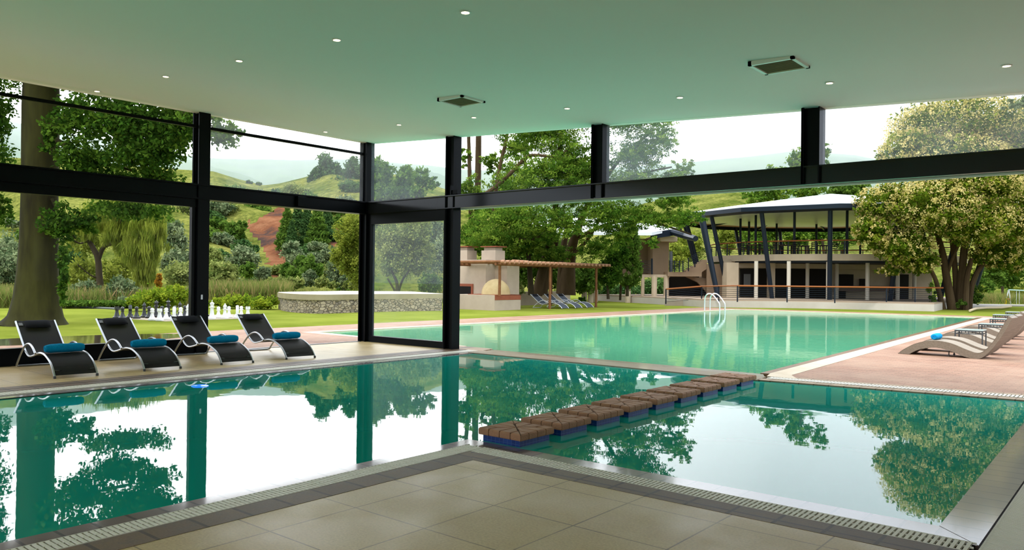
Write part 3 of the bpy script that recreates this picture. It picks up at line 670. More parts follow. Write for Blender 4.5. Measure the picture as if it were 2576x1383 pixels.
# ------------------------------------------------------------------ giant chess
def chess(kind, m):
    mb = MB(); b = [(.13, 0), (.14, .02), (.135, .06), (.10, .085), (.095, .10)]
    if kind == 'pawn': mb.lathe(b+[(.07, .14), (.045, .24), (.05, .285), (.078, .295), (.078, .31), (.045, .32), (.06, .345), (.066, .38), (.056, .415), (.03, .437), (.001, .442)], 18)
    elif kind == 'rook':
        mb.lathe(b+[(.08, .14), (.055, .25), (.06, .31), (.085, .33), (.085, .385), (.06, .385), (.06, .36), (.001, .36)], 18)
        for k in range(6):
            a = 2*PI*k/6; mb.add([(math.cos(a+q)*r, math.sin(a+q)*r, z) for z in (.38, .43) for q, r in ((-.3, .086), (.3, .086), (.3, .06), (-.3, .06))], [(0, 3, 2, 1), (4, 5, 6, 7), (0, 1, 5, 4), (1, 2, 6, 5), (2, 3, 7, 6), (3, 0, 4, 7)])
    elif kind == 'bishop': mb.lathe(b+[(.075, .15), (.05, .28), (.055, .335), (.085, .345), (.085, .36), (.048, .37), (.045, .39), (.065, .43), (.068, .46), (.045, .51), (.018, .535), (.024, .55), (.018, .565), (.001, .57)], 18)
    elif kind == 'queen':
        mb.lathe(b+[(.08, .15), (.052, .33), (.058, .40), (.09, .41), (.09, .43), (.05, .44), (.055, .48), (.085, .565), (.07, .57), (.055, .585), (.025, .60), (.03, .62), (.001, .635)], 18)
        for k in range(8):
            a = 2*PI*k/8; mb.lathe([(.001, 0), (.014, .008), (.014, .02), (.001, .03)], 6, (math.cos(a)*.08, math.sin(a)*.08, .56))
    elif kind == 'king':
        mb.lathe(b+[(.08, .15), (.055, .35), (.06, .42), (.095, .43), (.095, .45), (.05, .46), (.055, .50), (.082, .58), (.06, .60), (.03, .62), (.001, .625)], 18)
        mb.box(-.013, .013, -.013, .013, .615, .70).box(-.036, .036, -.013, .013, .65, .672)
    else:
        mb.lathe(b+[(.09, .13), (.075, .16), (.001, .17)], 18)
        out = [(-.075, .15), (-.085, .25), (-.07, .34), (-.04, .42), (-.015, .455), (-.005, .49), (.02, .455), (.05, .43), (.10, .37), (.115, .335), (.10, .31), (.06, .325), (.02, .315), (.05, .25), (.075, .2), (.075, .15)]
        cx = sum(p[0] for p in out)/len(out); cz = sum(p[1] for p in out)/len(out)
        rg = []
        for y, s in ((-.055, .82), (-.035, 1), (.035, 1), (.055, .82)): rg.append([(cx+(x-cx)*s, y, cz+(z-cz)*s) for x, z in out])
        mb.loftrings(rg)
    o = mb.build('chess_'+kind, m, None, smooth=True); return o
PR = {('w', k): None for k in ()}
def place_chess(col, kind, px, X, rz, label):
    key = (col, kind); m = 'white_plastic' if col == 'w' else 'black_plastic'
    p = onX(px, 800, X); loc = (X, p[1], -.02)
    o = PR.get(key)
    if o is None: o = chess(kind, m); PR[key] = o
    else: o = o.copy(); C.objects.link(o)
    o.location = loc; o.rotation_euler = (0, 0, rz)
    tag(o, label, 'chess piece', 'giant %s chess pieces on the lawn' % ('white' if col == 'w' else 'black'))
cs = 370/2576
back = ['rook', 'knight', 'bishop', 'queen', 'king', 'bishop', 'knight', 'rook']
nth = ['first', 'second', 'third', 'fourth', 'fifth', 'sixth', 'seventh', 'eighth']
for i, c in enumerate([915, 1170, 1410, 1625, 1832, 2058, 2275, 2460]):
    nm = back[i]; one = nm in ('queen', 'king')
    place_chess('w', nm, 270+c*cs, -27.05, PI*.5 if 0 else 2.6, 'giant white chess %s%s on the lawn behind the loungers' % (nm, '' if one else (', left one of the pair,' if i < 4 else ', right one of the pair,')))
for i, c in enumerate([785, 1030, 1283, 1490, 1715, 1945, 2128, 2345]):
    place_chess('w', 'pawn', 270+c*cs, -27.45, 0, 'giant white chess pawn on the lawn, %s pawn from the left' % nth[i])
for i, c in enumerate([165, 400, 645, 855, 1065, 1270, 1500, 1650]):
    nm = back[i]; one = nm in ('queen', 'king')
    place_chess('b', nm, 270+c*cs, -29.4, -.5, 'giant black chess %s%s behind the white pieces' % (nm, '' if one else (', left one of the pair,' if i < 4 else ', right one of the pair,')))
for i, c in enumerate([265, 512, 730, 955, 1180, 1355, 1560, 1720]):
    place_chess('b', 'pawn', 270+c*cs, -28.95, 0, 'giant black chess pawn on the lawn, %s black pawn from the left' % nth[i])
a = onX(300, 800, -29.8)[1]; b_ = onX(640, 800, -26.7)[1]
struct('chessboard_paving', MB().poly([(-29.9, a-.2), (-26.7, a+.2), (-26.7, b_), (-29.9, b_+1)], -.1, -.02), 'paver_dull', 'pale paving under the giant chess pieces')
# ================================================================== OUTDOOR BUILDINGS
# clay oven and braai
by = 30.0; xr = -25.9
t = thing('barbecue_counter', 'pale rendered barbecue counter with chimneys and a black fireplace opening', 'barbecue', (-27.5, 31, -.03))
MB().box(-29.0, xr, by, 32.1, -.1, .74).build('counter', 'concrete', t)
MB().box(xr-.02, xr+.012, by+.02, 32.1, .50, .76).build('painted_band', 'terracotta', t)
MB().box(-28.2, xr+.012, by+.5, 32.1, .74, .765).build('red_top', 'terracotta', t)
def blk(name, pxa, pxb, d, yt, yb, dep, m, par):      # upright block between two sight lines
    a = at(pxa, yb, d); b = at(pxb, yb, d); zt = at((pxa+pxb)/2, yt, d)[2]; zb = at((pxa+pxb)/2, yb, d)[2]
    return MB().box(a[0], b[0], min(a[1], b[1])-0.02, max(a[1], b[1])+dep, zb, zt).build(name, m, par)
MB().box(-30.3, -27.75, 31.4, 33.2, .74, 2.6).build('chimney_breast', 'concrete', t)
MB().box(-27.9, -26.9, 32.15, 33.2, .0, 2.55).build('chimney_breast', 'concrete', t)
f = MB()
a = onY(1146, 713, 31.38); b = onY(1190, 743, 31.38)
f.box(a[0], b[0], 31.34, 31.4, b[2], a[2]); f.build('fireplace_frame', 'terracotta', t)
MB().box(a[0]+.13, b[0]-.13, 31.33, 31.36, b[2]+.0, a[2]-.14).build('fire_opening', 'soot', t)
for pxa, pxb in ((1144, 1175), (1211, 1246)):
    a = onY(pxa, 652, 32.0); b = onY(pxb, 652, 32.0)
    c = MB().box(a[0], b[0], 32.0, 32.8, 2.4, onY(pxa, 630, 32.0)[2]).build('chimney', 'concrete', t)
    z = onY(pxa, 628, 32)[2]
    MB().box(a[0]+.1, b[0]-.1, 32.1, 32.7, z-.05, z+.12).build('chimney_neck', 'concrete', c).location = (0, 0, 0)
    MB().box(a[0]-.04, b[0]+.1, 31.95, 32.85, z+.14, z+.19).build('chimney_cowl', 'terracotta', c)
for ch in list(t.children):
    for g in ch.children: g.location = tuple(-v for v in t['_o'])
q = onY(1246.5, 743, 31.2)
dm = MB().lathe([(.76*math.cos(a), .76*math.sin(a)*1.06) for a in [i*PI/2/12 for i in range(13)]], 36, (q[0]+.02, 31.2, .765))
o = dm.build('clay_oven', 'dome', None, origin=(q[0], 31.2, .765), smooth=True); tag(o, 'yellow plaster dome of the clay oven on the barbecue counter', 'oven')
# low garden wall
lwz = .80
o = MB().box(-30.3, -30.0, 32.1, 42.4, -.1, lwz).build('garden_wall', 'concrete', None, origin=(-30.1, 37, 0)); tag(o, 'low pale rendered wall behind the three white framed loungers', 'wall')
# pergola
t = thing('pergola', 'pergola of brown wooden poles over the barbecue and lounger corner', 'pergola', (-28, 34, 0))
def post(x, y, z0, zt=2.28, r=.075): MB().tube([(x, y, z0), (x+.01, y, (z0+zt)/2), (x, y, zt)], [r, r*.95, r], 10).build('post', 'pole_wood', t, smooth=True)
post(-25.75, 30.2, .74); q = onX(1383, 760, -25.6); post(-25.6, q[1], -.03); q = onX(1499, 774, -25.6); post(-25.6, q[1], -.03); yE = q[1]
q = onX(1263, 700, -28.9); post(-28.9, q[1], -.03); post(-28.85, 30.2, .74); post(-28.9, yE, -.03)
for x in (-25.6, -28.9):
    for z in (2.32,): MB().tube([(x, 29.7, z), (x, yE+.5, z)], .075, 10).build('beam', 'pole_wood', t, smooth=True)
n = 27
for k in range(n):
    y = 29.75+(yE+.6-29.75)*k/(n-1)
    MB().tube([(-29.1, y, 2.44), (-25.25, y, 2.44)], .07, 9).build('rafter', 'pole_wood', t, smooth=True)
    MB().tube([(-25.25, y, 2.44), (-25.02, y, 2.44)], .085, 9).build('rafter_end', 'pole_end', t, smooth=True)
o = MB().tube([(-25.5, 30.9, 2.52), (-25.5, 32.2, 2.50)], .06, 6).build('bamboo_blind', 'pole_end', None, origin=(-25.5, 31, 2.5)); tag(o, 'short pale pole lying on the pergola roof', 'pole')

# round stone planter wall
cx, cy = ground(1010, 768)[:2]
pts = []
for px, py in ((700, 776), (712, 780), (735, 783.5), (770, 786), (820, 787), (900, 784), (1000, 781.5), (1112, 779.8)):
    g = ground(px, py); pts.append(g[:2])
cbk = [(p[0]-2.0+.4*i*.0, p[1]+3.0) for i, p in enumerate(pts)][::-1]
t = thing('stone_terrace', 'round raised terrace with a rubble stone face and a pale concrete rim on the lawn', 'terrace', (pts[4][0], pts[4][1], 0))
ring = smoothpath([(p[0], p[1], 0) for p in pts], 4)
back_ = [(p[0]-7.5, p[1]+9.0, 0) for p in (ring[-1], ring[0])]
base = [(p[0], p[1]) for p in ring]+[(ring[-1][0]-5, ring[-1][1]+2.5), (ring[0][0]-1.5, ring[0][1]+5)]
MB().poly(base, -.1, .58).build('rubble_face', 'rubble', t)
cen = (sum(p[0] for p in base)/len(base), sum(p[1] for p in base)/len(base))
rim = [(cen[0]+(x-cen[0])*1.015, cen[1]+(y-cen[1])*1.03) for x, y in base]
MB().poly(rim, .56, .80).build('concrete_rim', mat('weathered_rim', (.34, .29, .18), .8, (.27, .23, .13), 1.1), t)
MB().poly([(cen[0]+(x-cen[0])*.985, cen[1]+(y-cen[1])*.985) for x, y in rim], .80, .815).build('top_slab', mat('pale_slab', (.62, .56, .46), .7), t)

# ---- round pavilion
DC = 60.0
pc = np.array(at(2087, 705, DC)[:2]); uu = -pc/np.linalg.norm(pc); vv = np.array([-uu[1], uu[0]])
if (vv@RT[:2]) < 0: vv = -vv
def PV(th, R, z): p = pc+R*(math.cos(th)*uu+math.sin(th)*vv); return (p[0], p[1], z)
t = thing('pavilion', 'two storey round pavilion with leaning dark columns and a flat white roof', 'pavilion', (pc[0], pc[1], 0))
gp = [ground(px, py)[:2] for px, py in ((1770, 771), (1860, 772.3), (1980, 773.5), (2100, 775.7), (2230, 779), (2350, 781.9))]
bk = [(gp[-1][0]-2, gp[-1][1]+24), (gp[0][0]-6, gp[0][1]+30), (gp[0][0]-12, gp[0][1]+6)]
MB().poly([tuple(p) for p in gp]+bk, -.2, .38).build('podium', mat('podium_render', (.56, .50, .44), .85, (.48, .42, .35), .7), t)
MB().poly([(p[0]*1.001, p[1]*1.001) for p in gp]+bk, .37, .45).build('podium_floor', mat('podium_edge', (.36, .27, .19), .8), t)
circ = lambda R, z, n=48, a0=0: [PV(a0+2*PI*k/n, R, z) for k in range(n)]
MB().loftrings([circ(9.15, 3.02), circ(9.15, 3.46)]).build('upper_slab', 'cream', t)
MB().loftrings([circ(8.9, 2.90), circ(8.9, 3.02)]).build('slab_shadow_gap', 'navy', t)
n12 = 12; a0 = math.radians(2.5)
rf = lambda R, z: [PV(a0+2*PI*k/12, R, z) for k in range(12)]
MB().loftrings([rf(11.9, 6.50), rf(11.9, 6.56), rf(9, 7.05), rf(4, 7.8), rf(.1, 8.35)]).build('roof', 'roof_white', t)
MB().loftrings([rf(11.3, 6.12), rf(11.95, 6.22), rf(11.97, 6.5), rf(11.4, 6.48)], cap=False).build('fascia', 'navy', t)
MB().loftrings([rf(11.5, 6.42), rf(6.5, 7.0), rf(.3, 7.3)], cap=False).build('soffit', mat('tan_soffit', (.42, .27, .14), .8), t)
for k in range(16):
    th = 2*PI*k/16
    MB().tube([PV(th, 9.45, .42), PV(th, 11.1, 6.35)], [.15, .15], 10).build('leaning_column', 'navy', t, smooth=True)
for k in range(12):
    th = a0+.12+2*PI*k/12
    MB().tube([PV(th, 6.6, 3.4), PV(th, 6.6, 6.95)], .095, 8).build('inner_column', 'navy', t)
    MB().bar(PV(th, 6.6, 6.85), PV(a0+2*PI*k/12, 11.2, 6.32), .12, .16).build('roof_rib', 'navy', t)
mb = MB()
mb.tube(circ(6.6, 6.9, 36), .13, 6, closed=True); mb.build('ring_beam', 'navy', t)
MB().tube(circ(9.0, 4.36, 60), .045, 6, closed=True).build('upper_handrail', 'rail_wood', t)
mb = MB()
for z in (3.6, 3.74, 3.88, 4.02, 4.16): mb.tube(circ(9.0, z, 60), .012, 4, closed=True)
for k in range(32): p = PV(2*PI*(k+.5)/32, 9.0, 0); mb.box(p[0]-.03, p[0]+.03, p[1]-.03, p[1]+.03, 3.45, 4.32)
mb.build('upper_railing', 'navy', t)
# cream posts and back wall
def atp(px, d): return at(px, 712, d)[:2]
for px, d in ((1902, 52.3), (1984, 51.6), (2031, 55), (2083, 51.8), (2105, 55.5), (2182, 52), (2258, 53), (2300, 55.5)):
    p = atp(px, d); MB().tube([(p[0], p[1], .42), (p[0], p[1], 2.95)], .13, 10).build('cream_column', 'cream_light', t, smooth=True)
def wallpiece(name, pxa, pxb, d, yt, yb, m, th=.12):
    a = at(pxa, 712, d); b = at(pxb, 712, d); zt = at((pxa+pxb)/2, yt, d)[2]; zb = at((pxa+pxb)/2, yb, d)[2]
    p = np.array(a[:2]); q = np.array(b[:2]); nrm = np.array([-(q-p)[1], (q-p)[0]]); nrm = nrm/np.linalg.norm(nrm)*th
    if nrm@(p) < 0: nrm = -nrm
    return MB().poly([tuple(p), tuple(q), tuple(q+nrm), tuple(p+nrm)], zb, zt).build(name, m, t)
wallpiece('back_wall', 1858, 2345, 57.5, 655, 752, 'cream', .3)
wallpiece('frieze', 1820, 2345, 56.6, 655, 676, 'cream', .15)
wallpiece('pier', 1828, 1858, 55, 660, 750, 'cream', 1.2); wallpiece('pier', 1936, 1950, 55.5, 660, 750, 'cream', .6)
wallpiece('side_wall', 1778, 1830, 57.5, 664, 750, 'tan', .2)
for pa, pb_, y0, y1 in ((1862, 1898, 676, 750), (1906, 1936, 676, 750), (1950, 1981, 676, 750), (1990, 2026, 676, 750), (2036, 2079, 676, 750), (2110, 2147, 690, 722), (2163, 2179, 701, 718), (2242, 2254, 690, 752), (2262, 2286, 690, 752), (2110, 2128, 731, 750)):
    wallpiece('dark_opening', pa, pb_, 57.2 if y1 != 750 or 1 else 57, y0, y1, 'dark_open', .1)
wallpiece('bar_counter', 2110, 2243, 55.8, 719, 733, mat('counter_top', (.13, .085, .06), .6), .5)
wallpiece('notice_board', 1871, 1888, 57.0, 689, 718, mat('grey_board', (.13, .13, .12), .6), .05)
# lower railing along the podium
rp = [ground(px, py, .42) for px, py in ((1855, 757.5), (1980, 758.5), (2100, 760.3), (2230, 760.8), (2372, 761))]
rl = [at(1675, 727, 53), at(1765, 720, 52.5)]
top = [(p[0], p[1], 1.33) for p in rp]
lft = [(at(1675, 760, 50)[0], at(1675, 760, 50)[1], at(1675, 727, 50)[2]), (at(1765, 760, 50)[0], at(1765, 760, 50)[1], at(1765, 720, 50)[2])]
path = lft+top
MB().tube(path, .05, 6).build('lower_handrail', 'rail_wood', t)
mb = MB()
for k in range(7): mb.tube([(p[0], p[1], p[2]-.12-.115*k) for p in path], .013, 4)
for i in range(len(path)-1):
    P0 = Vector(path[i]); P1 = Vector(path[i+1]); m_ = max(1, int((P1-P0).length/1.8))
    for k in range(m_): p = P0+(P1-P0)*k/m_; mb.box(p.x-.03, p.x+.03, p.y-.03, p.y+.03, p.z-.95, p.z)
mb.build('lower_railing', 'navy', t)
# ramp wall
a = at(1672, 760, 50.5); b = at(1765, 757, 50.5)
MB().add([(a[0], a[1], -.1), (b[0], b[1], -.1), (b[0]+.1, b[1]+.6, -.1), (a[0]+.1, a[1]+.6, -.1), (a[0], a[1], .25), (b[0], b[1], .46), (b[0]+.1, b[1]+.6, .46), (a[0]+.1, a[1]+.6, .25)],
         [(0, 3, 2, 1), (4, 5, 6, 7), (0, 1, 5, 4), (1, 2, 6, 5), (2, 3, 7, 6), (3, 0, 4, 7)]).build('ramp_wall', 'concrete', t)
# furniture on the upper deck
for i, (px, w) in enumerate(((1895, 26), (1925, 22), (1975, 24), (2020, 22), (2070, 26))):
    p = at(px, 712, 55+i % 2)[:2]; q = thing('cafe_table', 'dark wooden table on the pavilion upper deck, %s from its left side' % nth[i], 'table', (p[0], p[1], 3.46), 'tables on the pavilion deck')
    h = w*55/FPX/2
    MB().box(p[0]-h, p[0]+h, p[1]-.4, p[1]+.4, 4.12, 4.18).build('table_top', mat('dark_wood', (.07, .035, .02), .6), q)
    for sx in (-1, 1):
        for sy in (-1, 1): MB().box(p[0]+sx*(h-.05)-.03, p[0]+sx*(h-.05)+.03, p[1]+sy*.33-.03, p[1]+sy*.33+.03, 3.46, 4.12).build('leg', 'dark_open', q)
for i, px in enumerate((1868, 1912, 1948, 2000, 2046, 2095)):
    p = at(px, 712, 54.3)[:2]; q = thing('dining_chair', 'dark slatted chair on the pavilion upper deck, %s from its left side' % nth[i], 'chair', (p[0], p[1], 3.46), 'chairs on the pavilion deck')
    MB().box(p[0]-.22, p[0]+.22, p[1]-.22, p[1]+.22, 3.90, 3.94).build('seat', 'dark_open', q)
    b_ = MB()
    for z in (4.05, 4.17, 4.29): b_.box(p[0]-.22, p[0]+.22, p[1]+.19, p[1]+.22, z, z+.06)
    b_.build('backrest', 'dark_open', q)
    for sx in (-1, 1):
        for sy in (-1, 1): MB().box(p[0]+sx*.2-.02, p[0]+sx*.2+.02, p[1]+sy*.2-.02, p[1]+sy*.2+.02, 3.46, 3.9 if sy < 0 else 4.35).build('leg', 'dark_open', q)

# ---- left wing building with bridge and stairs
t = thing('guest_building', 'tan building on columns with a white sheet roof behind the acacia trees', 'building', at(1600, 712, 60)[:2]+(0,))
wallpiece('stair_tower', 1641, 1682, 58, 594, 694, 'tan', 3)
wallpiece('upper_wall', 1560, 1641, 60, 600, 690, 'tan', 3)
wallpiece('balcony_slab', 1560, 1685, 57, 690, 697, 'cream', 3)
wallpiece('bridge_slab', 1680, 1765, 56.5, 684, 695, 'tan', 1.5)
wallpiece('roof_lip', 1660, 1703, 57.2, 594, 607, 'cream', 2)
wallpiece('balcony_slab', 1290, 1560, 57, 680, 692, 'concrete', 3)
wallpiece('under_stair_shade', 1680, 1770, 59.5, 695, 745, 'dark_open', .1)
wallpiece('stair_wall', 1765, 1778, 58.5, 655, 700, 'tan', .8)
def pxslab(name, outline, d, th, m, par):
    q = [at(x, y, d) for x, y in outline]; w_ = (FW[0]*th, FW[1]*th, 0)
    return MB().loftrings([[tuple(p) for p in q], [(p[0]+w_[0], p[1]+w_[1], p[2]) for p in q]]).build(name, m, par)
so_ = [(1680, 696), (1742, 696), (1757, 690), (1778, 676), (1778, 653)]
for k in range(6): so_ += [(1770-k*9, 653+k*5.2), (1770-k*9, 658.2+k*5.2)]
pxslab('stair_flight', so_+[(1680, 684.2)], 57.6, 1.0, 'tan', t)
mb = MB()
for k in range(0):
    a = at(1722+k*9, 712, 56.0); b = at(1733+k*9, 712, 56.0); z1 = at(1722, 683-k*5.2, 56)[2]
    mb.box(min(a[0], b[0]), max(a[0], b[0])+.05, a[1]-.1, a[1]+1.2, z1-.75+.0*k, z1)
pxslab('stair_arch', [(1725, 696), (1755, 710), (1778, 735), (1778, 700), (1742, 696)], 58.2, .3, 'tan', t)
for px, d in ((1646, 56), (1676, 57), (1617, 57), (1580, 56), (1498, 57), (1486, 55), (1470, 56)):
    p = at(px, 712, d)[:2]; MB().tube([(p[0], p[1], -.1), (p[0], p[1], at(px, 694, d)[2])], .2 if px != 1617 else .13, 9).build('column', 'cream', t, smooth=True)
# roof: sloping white sheets
z = lambda px, py, d: at(px, py, d)
MB().loftrings([[z(1330, 568, 62), z(1500, 560, 66), z(1705, 578, 58), z(1640, 592, 55), z(1350, 590, 55)], [z(1325, 562, 62), z(1490, 540, 68), z(1708, 573, 58), z(1640, 584, 55), z(1345, 584, 55)]]).build('roof', 'roof_white', t)
MB().bar(z(1640, 592, 55.5), z(1712, 582, 58), .25, .45).build('roof_fascia', 'navy', t)
MB().tube([z(1690, 583, 57), z(1725, 593, 56), z(1750, 600, 54)], [.22, .26, .2], 8).build('tie_beam', 'navy', t)
mb = MB(); rr = []
for k in range(6):
    mb.tube([z(1685, 658+k*4.5, 56.3), z(1716, 658+k*4.5, 56.3), z(1760, 633+k*4.5, 56), z(1782, 618+k*4.5, 55.6)], .018, 4)
for px, y0, y1 in ((1685, 655, 684), (1697, 655, 684), (1709, 655, 684), (1718, 655, 684), (1732, 648, 682), (1748, 640, 672)):
    mb.tube([z(px, y0, 56.3), z(px, y1, 56.3)], .04, 5)
for k in range(7): mb.tube([z(1600, 658+k*4.5, 56.8), z(1640, 656+k*4.7, 56.8)], .015, 4)
mb.tube([z(1640, 650, 56.8), z(1640, 690, 56.8)], .07, 5)
mb.build('railing', 'navy', t)
MB().tube([z(1688, 632, 57), z(1688, 684, 57)], .13, 6).build('pipe', 'frame_dark', t)
# thick raking masts at the stair
for i, (pa, pb_, w) in enumerate((((1765, 545, 52), (1806, 748, 51.5), .2),)):
    o = MB().tube([z(*pb_), z(*pa)], [w*.8, w*1.15], 10).build('steel_mast', 'navy', None, origin=z(*pb_), smooth=True)
    tag(o, 'thick dark steel mast leaning outward beside the pavilion stairs', 'mast')

# playground and far right walls
t = thing('swing_set', 'pale green metal swing frame with a yellow leg, far right on the grass', 'swing', ground(2540, 766))
dd = 62
MB().tube([z(2537, 729, dd), z(2580, 731, dd), z(2640, 733, dd)], .05, 6).build('top_bar', mat('pale_green_paint', (.35, .5, .45), .5), t)
MB().tube([z(2538, 729, dd), z(2541, 752, dd), z(2543, 769, dd)], .045, 6).build('leg', 'alu_white', t)
MB().tube([z(2537, 729, dd+1), z(2532, 750, dd+1)], .045, 6).build('leg', 'alu_white', t)
MB().tube([z(2532, 751, dd+.5), z(2528, 768, dd+.5)], .09, 6).build('painted_leg', mat('yellow_paint', (.75, .55, .03), .5), t)
MB().tube([z(2532, 752, dd+.6), z(2541, 752, dd+.1)], .05, 6).build('cross_bar', mat('orange_paint', (.6, .2, .08), .5), t)
for px in (2557, 2564): MB().tube([z(px, 730, dd), z(px, 764, dd)], .02, 5).build('chain', 'alu_white', t)
o = MB().tube([ground(2440, 781, .1), ground(2455, 776, .1), ground(2480, 774, .1), ground(2520, 773.5, .1), ground(2543, 770.5, .1)], .07, 7).build('log_edging', mat('pale_log', (.5, .4, .26), .8), None, origin=ground(2480, 774), smooth=True)
tag(o, 'pale low curved log edging on the lawn right of the blossom tree', 'edging')
o = MB().poly([ground(2440, 774)[:2], ground(2540, 769.5)[:2], ground(2640, 771)[:2], ground(2640, 768.5)[:2], ground(2440, 765.5)[:2]], -.03, .06).build('sand_pit', mat('grey_sand', (.42, .38, .33), .9), None); tag(o, 'grey sandy play area beyond the blossom tree', 'sand')

# ================================================================== TERRAIN
def terrain(name, pxs, crest, d0, d1, nrow, m, amp=1.0, back=True, seed=3, z0=-.3, scar=False, powr=.9, label=None):
    rng = np.random.default_rng(seed); cpx, cy = zip(*crest); V = []; A = []
    ph = rng.random(12)*6.28
    rows = nrow+(3 if back else 0)
    for j in range(rows):
        t_ = min(1.0, j/(nrow-1)); d = d0+(d1-d0)*t_ if j < nrow else d1+(j-nrow+1)*d1*.15
        for px in pxs:
            zc = at(px, np.interp(px, cpx, cy), d1)[2]; p = at(px, 705, d)
            zz = z0+(zc-z0)*(t_**powr)
            nz = sum(math.sin(px*.011*(k+1)+ph[k]+j*.33*(k % 3+.6))/(k+1) for k in range(6))*amp*math.sin(PI*min(t_, .98))
            if j >= nrow: zz = zc-(j-nrow+1)*(abs(zc)*.12+1)
            V.append((p[0], p[1], zz+nz))
            if scar:
                q = Vector(V[-1]); rel = np.array(q)-O; dep = rel@FW; ix = 1288+FPX*(rel@RT)/dep; iy = 691.5-FPX*(rel@UP)/dep
                A.append(scarmask(ix, iy))
    nc = len(pxs); F = [(j*nc+i, j*nc+i+1, (j+1)*nc+i+1, (j+1)*nc+i) for j in range(rows-1) for i in range(nc-1)]
    me = bpy.data.meshes.new(name); me.from_pydata(V, [], F); me.materials.append(m); me.shade_smooth()
    if scar: a_ = me.attributes.new('scar', 'FLOAT', 'POINT'); a_.data.foreach_set('value', np.array(A, dtype=np.float32))
    o = bpy.data.objects.new(name, me); C.objects.link(o); o['kind'] = 'structure'
    if label: o['label'] = label
    return o
SC = [[(712, 505), (690, 530), (652, 548), (640, 558), (618, 560), (632, 585), (655, 610), (668, 640), (690, 670), (722, 668), (716, 620), (700, 590), (712, 560), (722, 528)],
      [(742, 560), (752, 560), (764, 612), (750, 612)], [(760, 590), (800, 615), (850, 622), (850, 600), (790, 590)], [(815, 520), (860, 520), (850, 600), (832, 600), (838, 560)], [(660, 655), (700, 655), (740, 720), (680, 715)]]
def inpoly(x, y, P):
    c = False; j = len(P)-1
    for i in range(len(P)):
        if (P[i][1] > y) != (P[j][1] > y) and x < (P[j][0]-P[i][0])*(y-P[i][1])/(P[j][1]-P[i][1])+P[i][0]: c = not c
        j = i
    return c
def scarmask(x, y):
    if not (590 < x < 900 and 480 < y < 740): return 0.0
    return max((1.0, .9, .6, .9, .45)[k] if inpoly(x, y, P) else 0 for k, P in enumerate(SC))
m, nt, b = newmat('grassy_hillside')
g1 = ramp(nt, noise(nt, .12, 6, rough=.7), [(.30, (.03, .065, .006)), (.45, (.10, .12, .025)), (.58, (.17, .18, .045)), (.75, (.235, .215, .065))])
g2 = ramp(nt, noise(nt, 1.6, 5, rough=.7), [(.35, (.45, .5, .45)), (.65, (1.35, 1.25, 1.1))])
g = mixc(nt, 1.0, g1, g2, 'MULTIPLY')
at_ = nt.nodes.new('ShaderNodeAttribute'); at_.attribute_name = 'scar'
ma = nt.nodes.new('ShaderNodeMath'); ma.operation = 'MULTIPLY_ADD'; nt.links.new(noise(nt, .5, 5), ma.inputs[0]); ma.inputs[1].default_value = .8; nt.links.new(at_.outputs['Fac'], ma.inputs[2])
f = ramp(nt, ma.outputs[0], [(.80, (0, 0, 0)), (.92, (1, 1, 1))])
rk = ramp(nt, noise(nt, .22, 6, rough=.7), [(.38, (.055, .036, .03)), (.5, (.15, .058, .028)), (.64, (.22, .10, .05))])
nt.links.new(mixc(nt, f, g, rk), b.inputs['Base Color']); b.inputs['Roughness'].default_value = .95; b.inputs['Specular IOR Level'].default_value = 0
nt.links.new(bump(nt, noise(nt, .8, 6), .9, .6), b.inputs['Normal']); M['hill'] = m
terrain('hill_near', list(range(-700, 1400, 7)), [(-700, 330), (-300, 380), (0, 395), (300, 415), (468, 427), (534, 431), (600, 452), (660, 466), (700, 461), (760, 446), (830, 425), (900, 425), (1000, 440), (1100, 470), (1250, 520), (1400, 590)], 64, 135, 70, m, .5, scar=True, label='steep grassy hillside with a red earth slip')
terrain('hill_right', list(range(1380, 3100, 12)), [(1380, 610), (1500, 560), (1620, 510), (1730, 491), (1790, 482), (1850, 480), (1890, 488), (1980, 510), (2100, 540), (2300, 560), (2700, 560), (3100, 540)], 100, 190, 40, m, .6, seed=5, label='grassy hill behind the pavilion')
m2 = mat('far_hill_cover', (.04, .085, .035), .95, (.09, .15, .055), .012, bmp=.4, bscale=.05)
terrain('hill_far', list(range(-900, 3200, 25)), [(-900, 250), (-300, 280), (0, 300), (200, 340), (400, 385), (530, 398), (700, 400), (900, 402), (1000, 410), (1080, 416), (1150, 425), (1300, 430), (1500, 425), (1700, 410), (1850, 395), (2000, 380), (2150, 390), (2300, 420), (2700, 470), (3200, 500)], 330, 820, 24, m2, 6, seed=9, z0=-.3, label='far wooded ridge fading in the mist')
# the mist hanging over the valley
mm = bpy.data.materials.new('valley_mist'); mm.use_nodes = True; nt = mm.node_tree; nt.nodes.remove(nt.nodes['Principled BSDF'])
vs = nt.nodes.new('ShaderNodeVolumeScatter'); vs.inputs['Color'].default_value = (.96, .98, 1, 1); vs.inputs['Density'].default_value = .0011; nt.links.new(vs.outputs[0], nt.nodes['Material Output'].inputs['Volume'])
fc = []
for d_, zz in ((300, 0), (900, 0)):
    for px in (-1600, 3900): fc.append(at(px, 705, d_)[:2])
mv = MB().poly([fc[0], fc[1], fc[3], fc[2]], -2, 190)
o = mv.build('valley_mist', mm, None); o['kind'] = 'stuff'; o['label'] = 'white mist hanging over the far valley'; o['category'] = 'mist'
